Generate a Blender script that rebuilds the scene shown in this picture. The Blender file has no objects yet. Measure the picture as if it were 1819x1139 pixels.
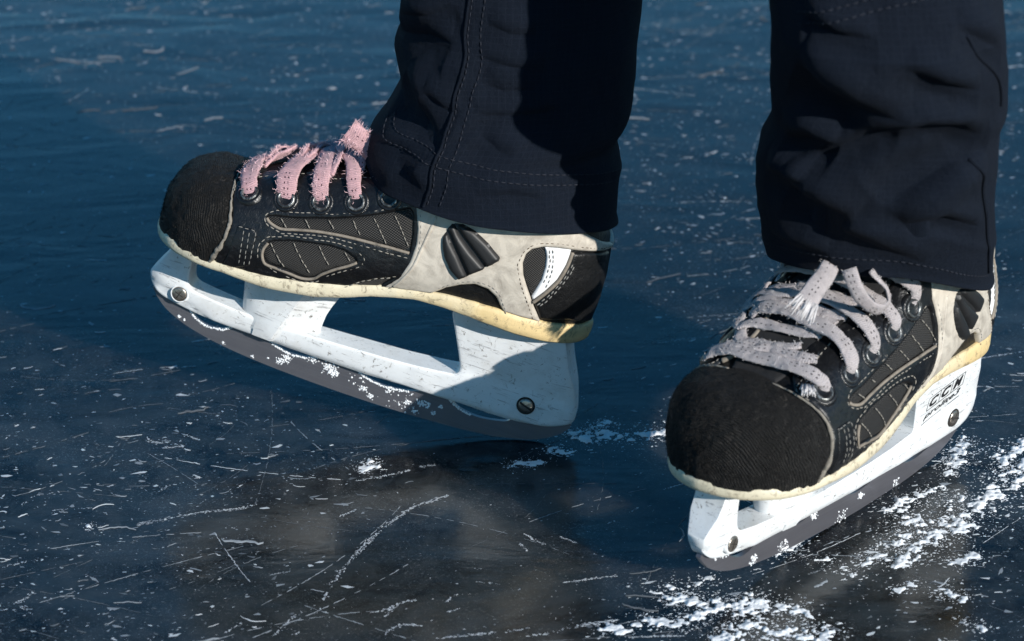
import bpy, math, random
import numpy as np
from mathutils import Vector, Matrix
from mathutils.geometry import delaunay_2d_cdt
CAM_P,CAM_D,CAM_F=0.4120640176195103,1.7683433462276512,4436.031408581385
POSE_A=[2.98031, 0.29636, 0.05991, -0.10123, -0.17336, 0.02275]
POSE_B=[4.00209, 0.05662, -0.00264, 0.19516, -0.29954, 0.00044]
SUN_EL=21.5; SUN_AZ=38.; SKY_ROT=180.-SUN_AZ; SKY=.098; SUN=4.3; EXPO=0.45; SKY_SAT=1.3; SKY_HUE=.489
# ---- shared surface of the boot (metres, x to the toe, y to the left, z up) ----
ST = np.array([
 # x    ws   zb    wm   zm    we   ze    wf   zf    zt
 [148.0, 0,  75.5, 0,   81,   0,   86,   0,   89.5, 90.5],
 [146.8, 9,  75.5, 10,  83,   9,   92,   5,   97,   98.5],
 [144.0,18,  75.5, 20,  85,  18,   98,  11,  105,  107],
 [139.0,27,  75.5, 30,  87,  26,  103.5,15.5,112,  114],
 [130,  36.5,75.5, 39.5,89,  35,  108,  20,  118,  120],
 [118,  43.5,75.5, 47,  91,  41.5,110.5,24,  120.5,122.5],
 [105,  47,  76,   50.5,93,  43.5,113.5,27,  122.5,124.5],
 [90,   48.5,77,   51.5,95,  43,  120,  29,  130,  131.5],
 [70,   48.5,79,   51.5,98,  42,  126,  29.5,138.5,140.5],
 [45,   47,  83.5, 51, 103,  41.5,134,  29.5,148,  151],
 [20,   44,  89,   49, 108,  41, 146,   30,  157,  163],
 [0,    41,  95,   47, 113,  41, 158,   32,  178,  190],
 [-20,  39,  99,   45, 119,  41, 168,   34,  195,  205],
 [-45,  38.5,102.5,43.5,125, 41, 172,   35,  200,  207],
 [-70,  37.5,103.5,41.5,128, 40, 174,   34,  201,  207],
 [-90,  34.5,103.5,38.5,131, 37, 176,   31,  201,  207],
 [-105, 28.5,103,  33,  132, 31, 176,   25,  201,  207],
 [-115, 21,  102.5,26,  133, 24.5,176,  19,  201,  207],
 [-122, 13,  102,  17.5,133, 16.5,176,  13,  201,  207],
 [-125.5,6.5,102,  9,   133, 8.5,176,   6.5, 201,  207],
 [-127.5,0,  102,  0,   133, 0,  176,   0,   201,  207]],float)/1000.
def _cr(P, T, q):
    """Catmull-Rom through rows of P at knots T, evaluated at q."""
    n = len(T)
    M = np.zeros_like(P)
    M[1:-1] = (P[2:]-P[:-2])/(T[2:]-T[:-2])[:,None]
    M[0] = (P[1]-P[0])/(T[1]-T[0]); M[-1] = (P[-1]-P[-2])/(T[-1]-T[-2])
    i = np.clip(np.searchsorted(T, q, side='right')-1, 0, n-2)
    h = (T[i+1]-T[i]); u = (q-T[i])/h
    u = u[:,None]; h = h[:,None]
    return ((2*u**3-3*u**2+1)*P[i] + (u**3-2*u**2+u)*h*M[i] + (-2*u**3+3*u**2)*P[i+1] + (u**3-u**2)*h*M[i+1])
NS, NT = 240, 128
def boot_grid():
    d = np.hypot(np.diff(ST[:,0]), np.diff(ST[:,3]))
    T = np.concatenate([[0], np.cumsum(d)])/d.sum()
    R = _cr(ST, T, np.linspace(0,1,NS+1))
    G = np.zeros((NS+1, NT+1, 3))
    for k in range(NS+1):
        x, ws, zb, wm, zm, we, ze, wf, zf, zt = R[k]
        half = [(ws,zb),(wm,zm),(we,ze),(wf,zf),(0,zt)]
        P = np.array(half + [(-a,b) for a,b in half[-2::-1]])
        c = np.array([0, 1.0, 2.35, 3.15, 4.0]); c = np.concatenate([c, 8-c[-2::-1]])
        Q = _cr(P, c, np.linspace(0,8,NT+1))
        G[k,:,0] = x; G[k,:,1] = Q[:,0]; G[k,:,2] = Q[:,1]
    # the back of the heel is curved in side view
    f = np.clip((-.055-G[...,0])/.072, 0, 1)
    z = G[...,2]
    G[...,0] += f*np.interp(z, [.098,.105,.116,.134,.152,.162,.180,.207], [.0025,.001,0,.0014,.0045,.0070,.019,.034])
    return G
GRID = boot_grid()
_du = np.gradient(GRID, axis=0); _dv = np.gradient(GRID, axis=1)
_nn = np.cross(_du, _dv); _l = np.linalg.norm(_nn, axis=2, keepdims=True)
NRM = _nn/np.maximum(_l, 1e-12)
NRM[0,:] = [1,0,0]; NRM[-1,:] = [-1,0,0]
def _bil(A, s, t):
    s = np.clip(np.asarray(s,float),0,1)*NS; t = np.clip(np.asarray(t,float),0,1)*NT
    i = np.minimum(s.astype(int), NS-1); j = np.minimum(t.astype(int), NT-1)
    a = (s-i)[...,None]; b = (t-j)[...,None]
    return (1-a)*(1-b)*A[i,j] + a*(1-b)*A[i+1,j] + (1-a)*b*A[i,j+1] + a*b*A[i+1,j+1]
def surf(s, t, h=0.0):
    n = _bil(NRM, s, t); n /= np.maximum(np.linalg.norm(n,axis=-1,keepdims=True),1e-9)
    return _bil(GRID, s, t) + n*np.asarray(h,float)[...,None], n
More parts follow.
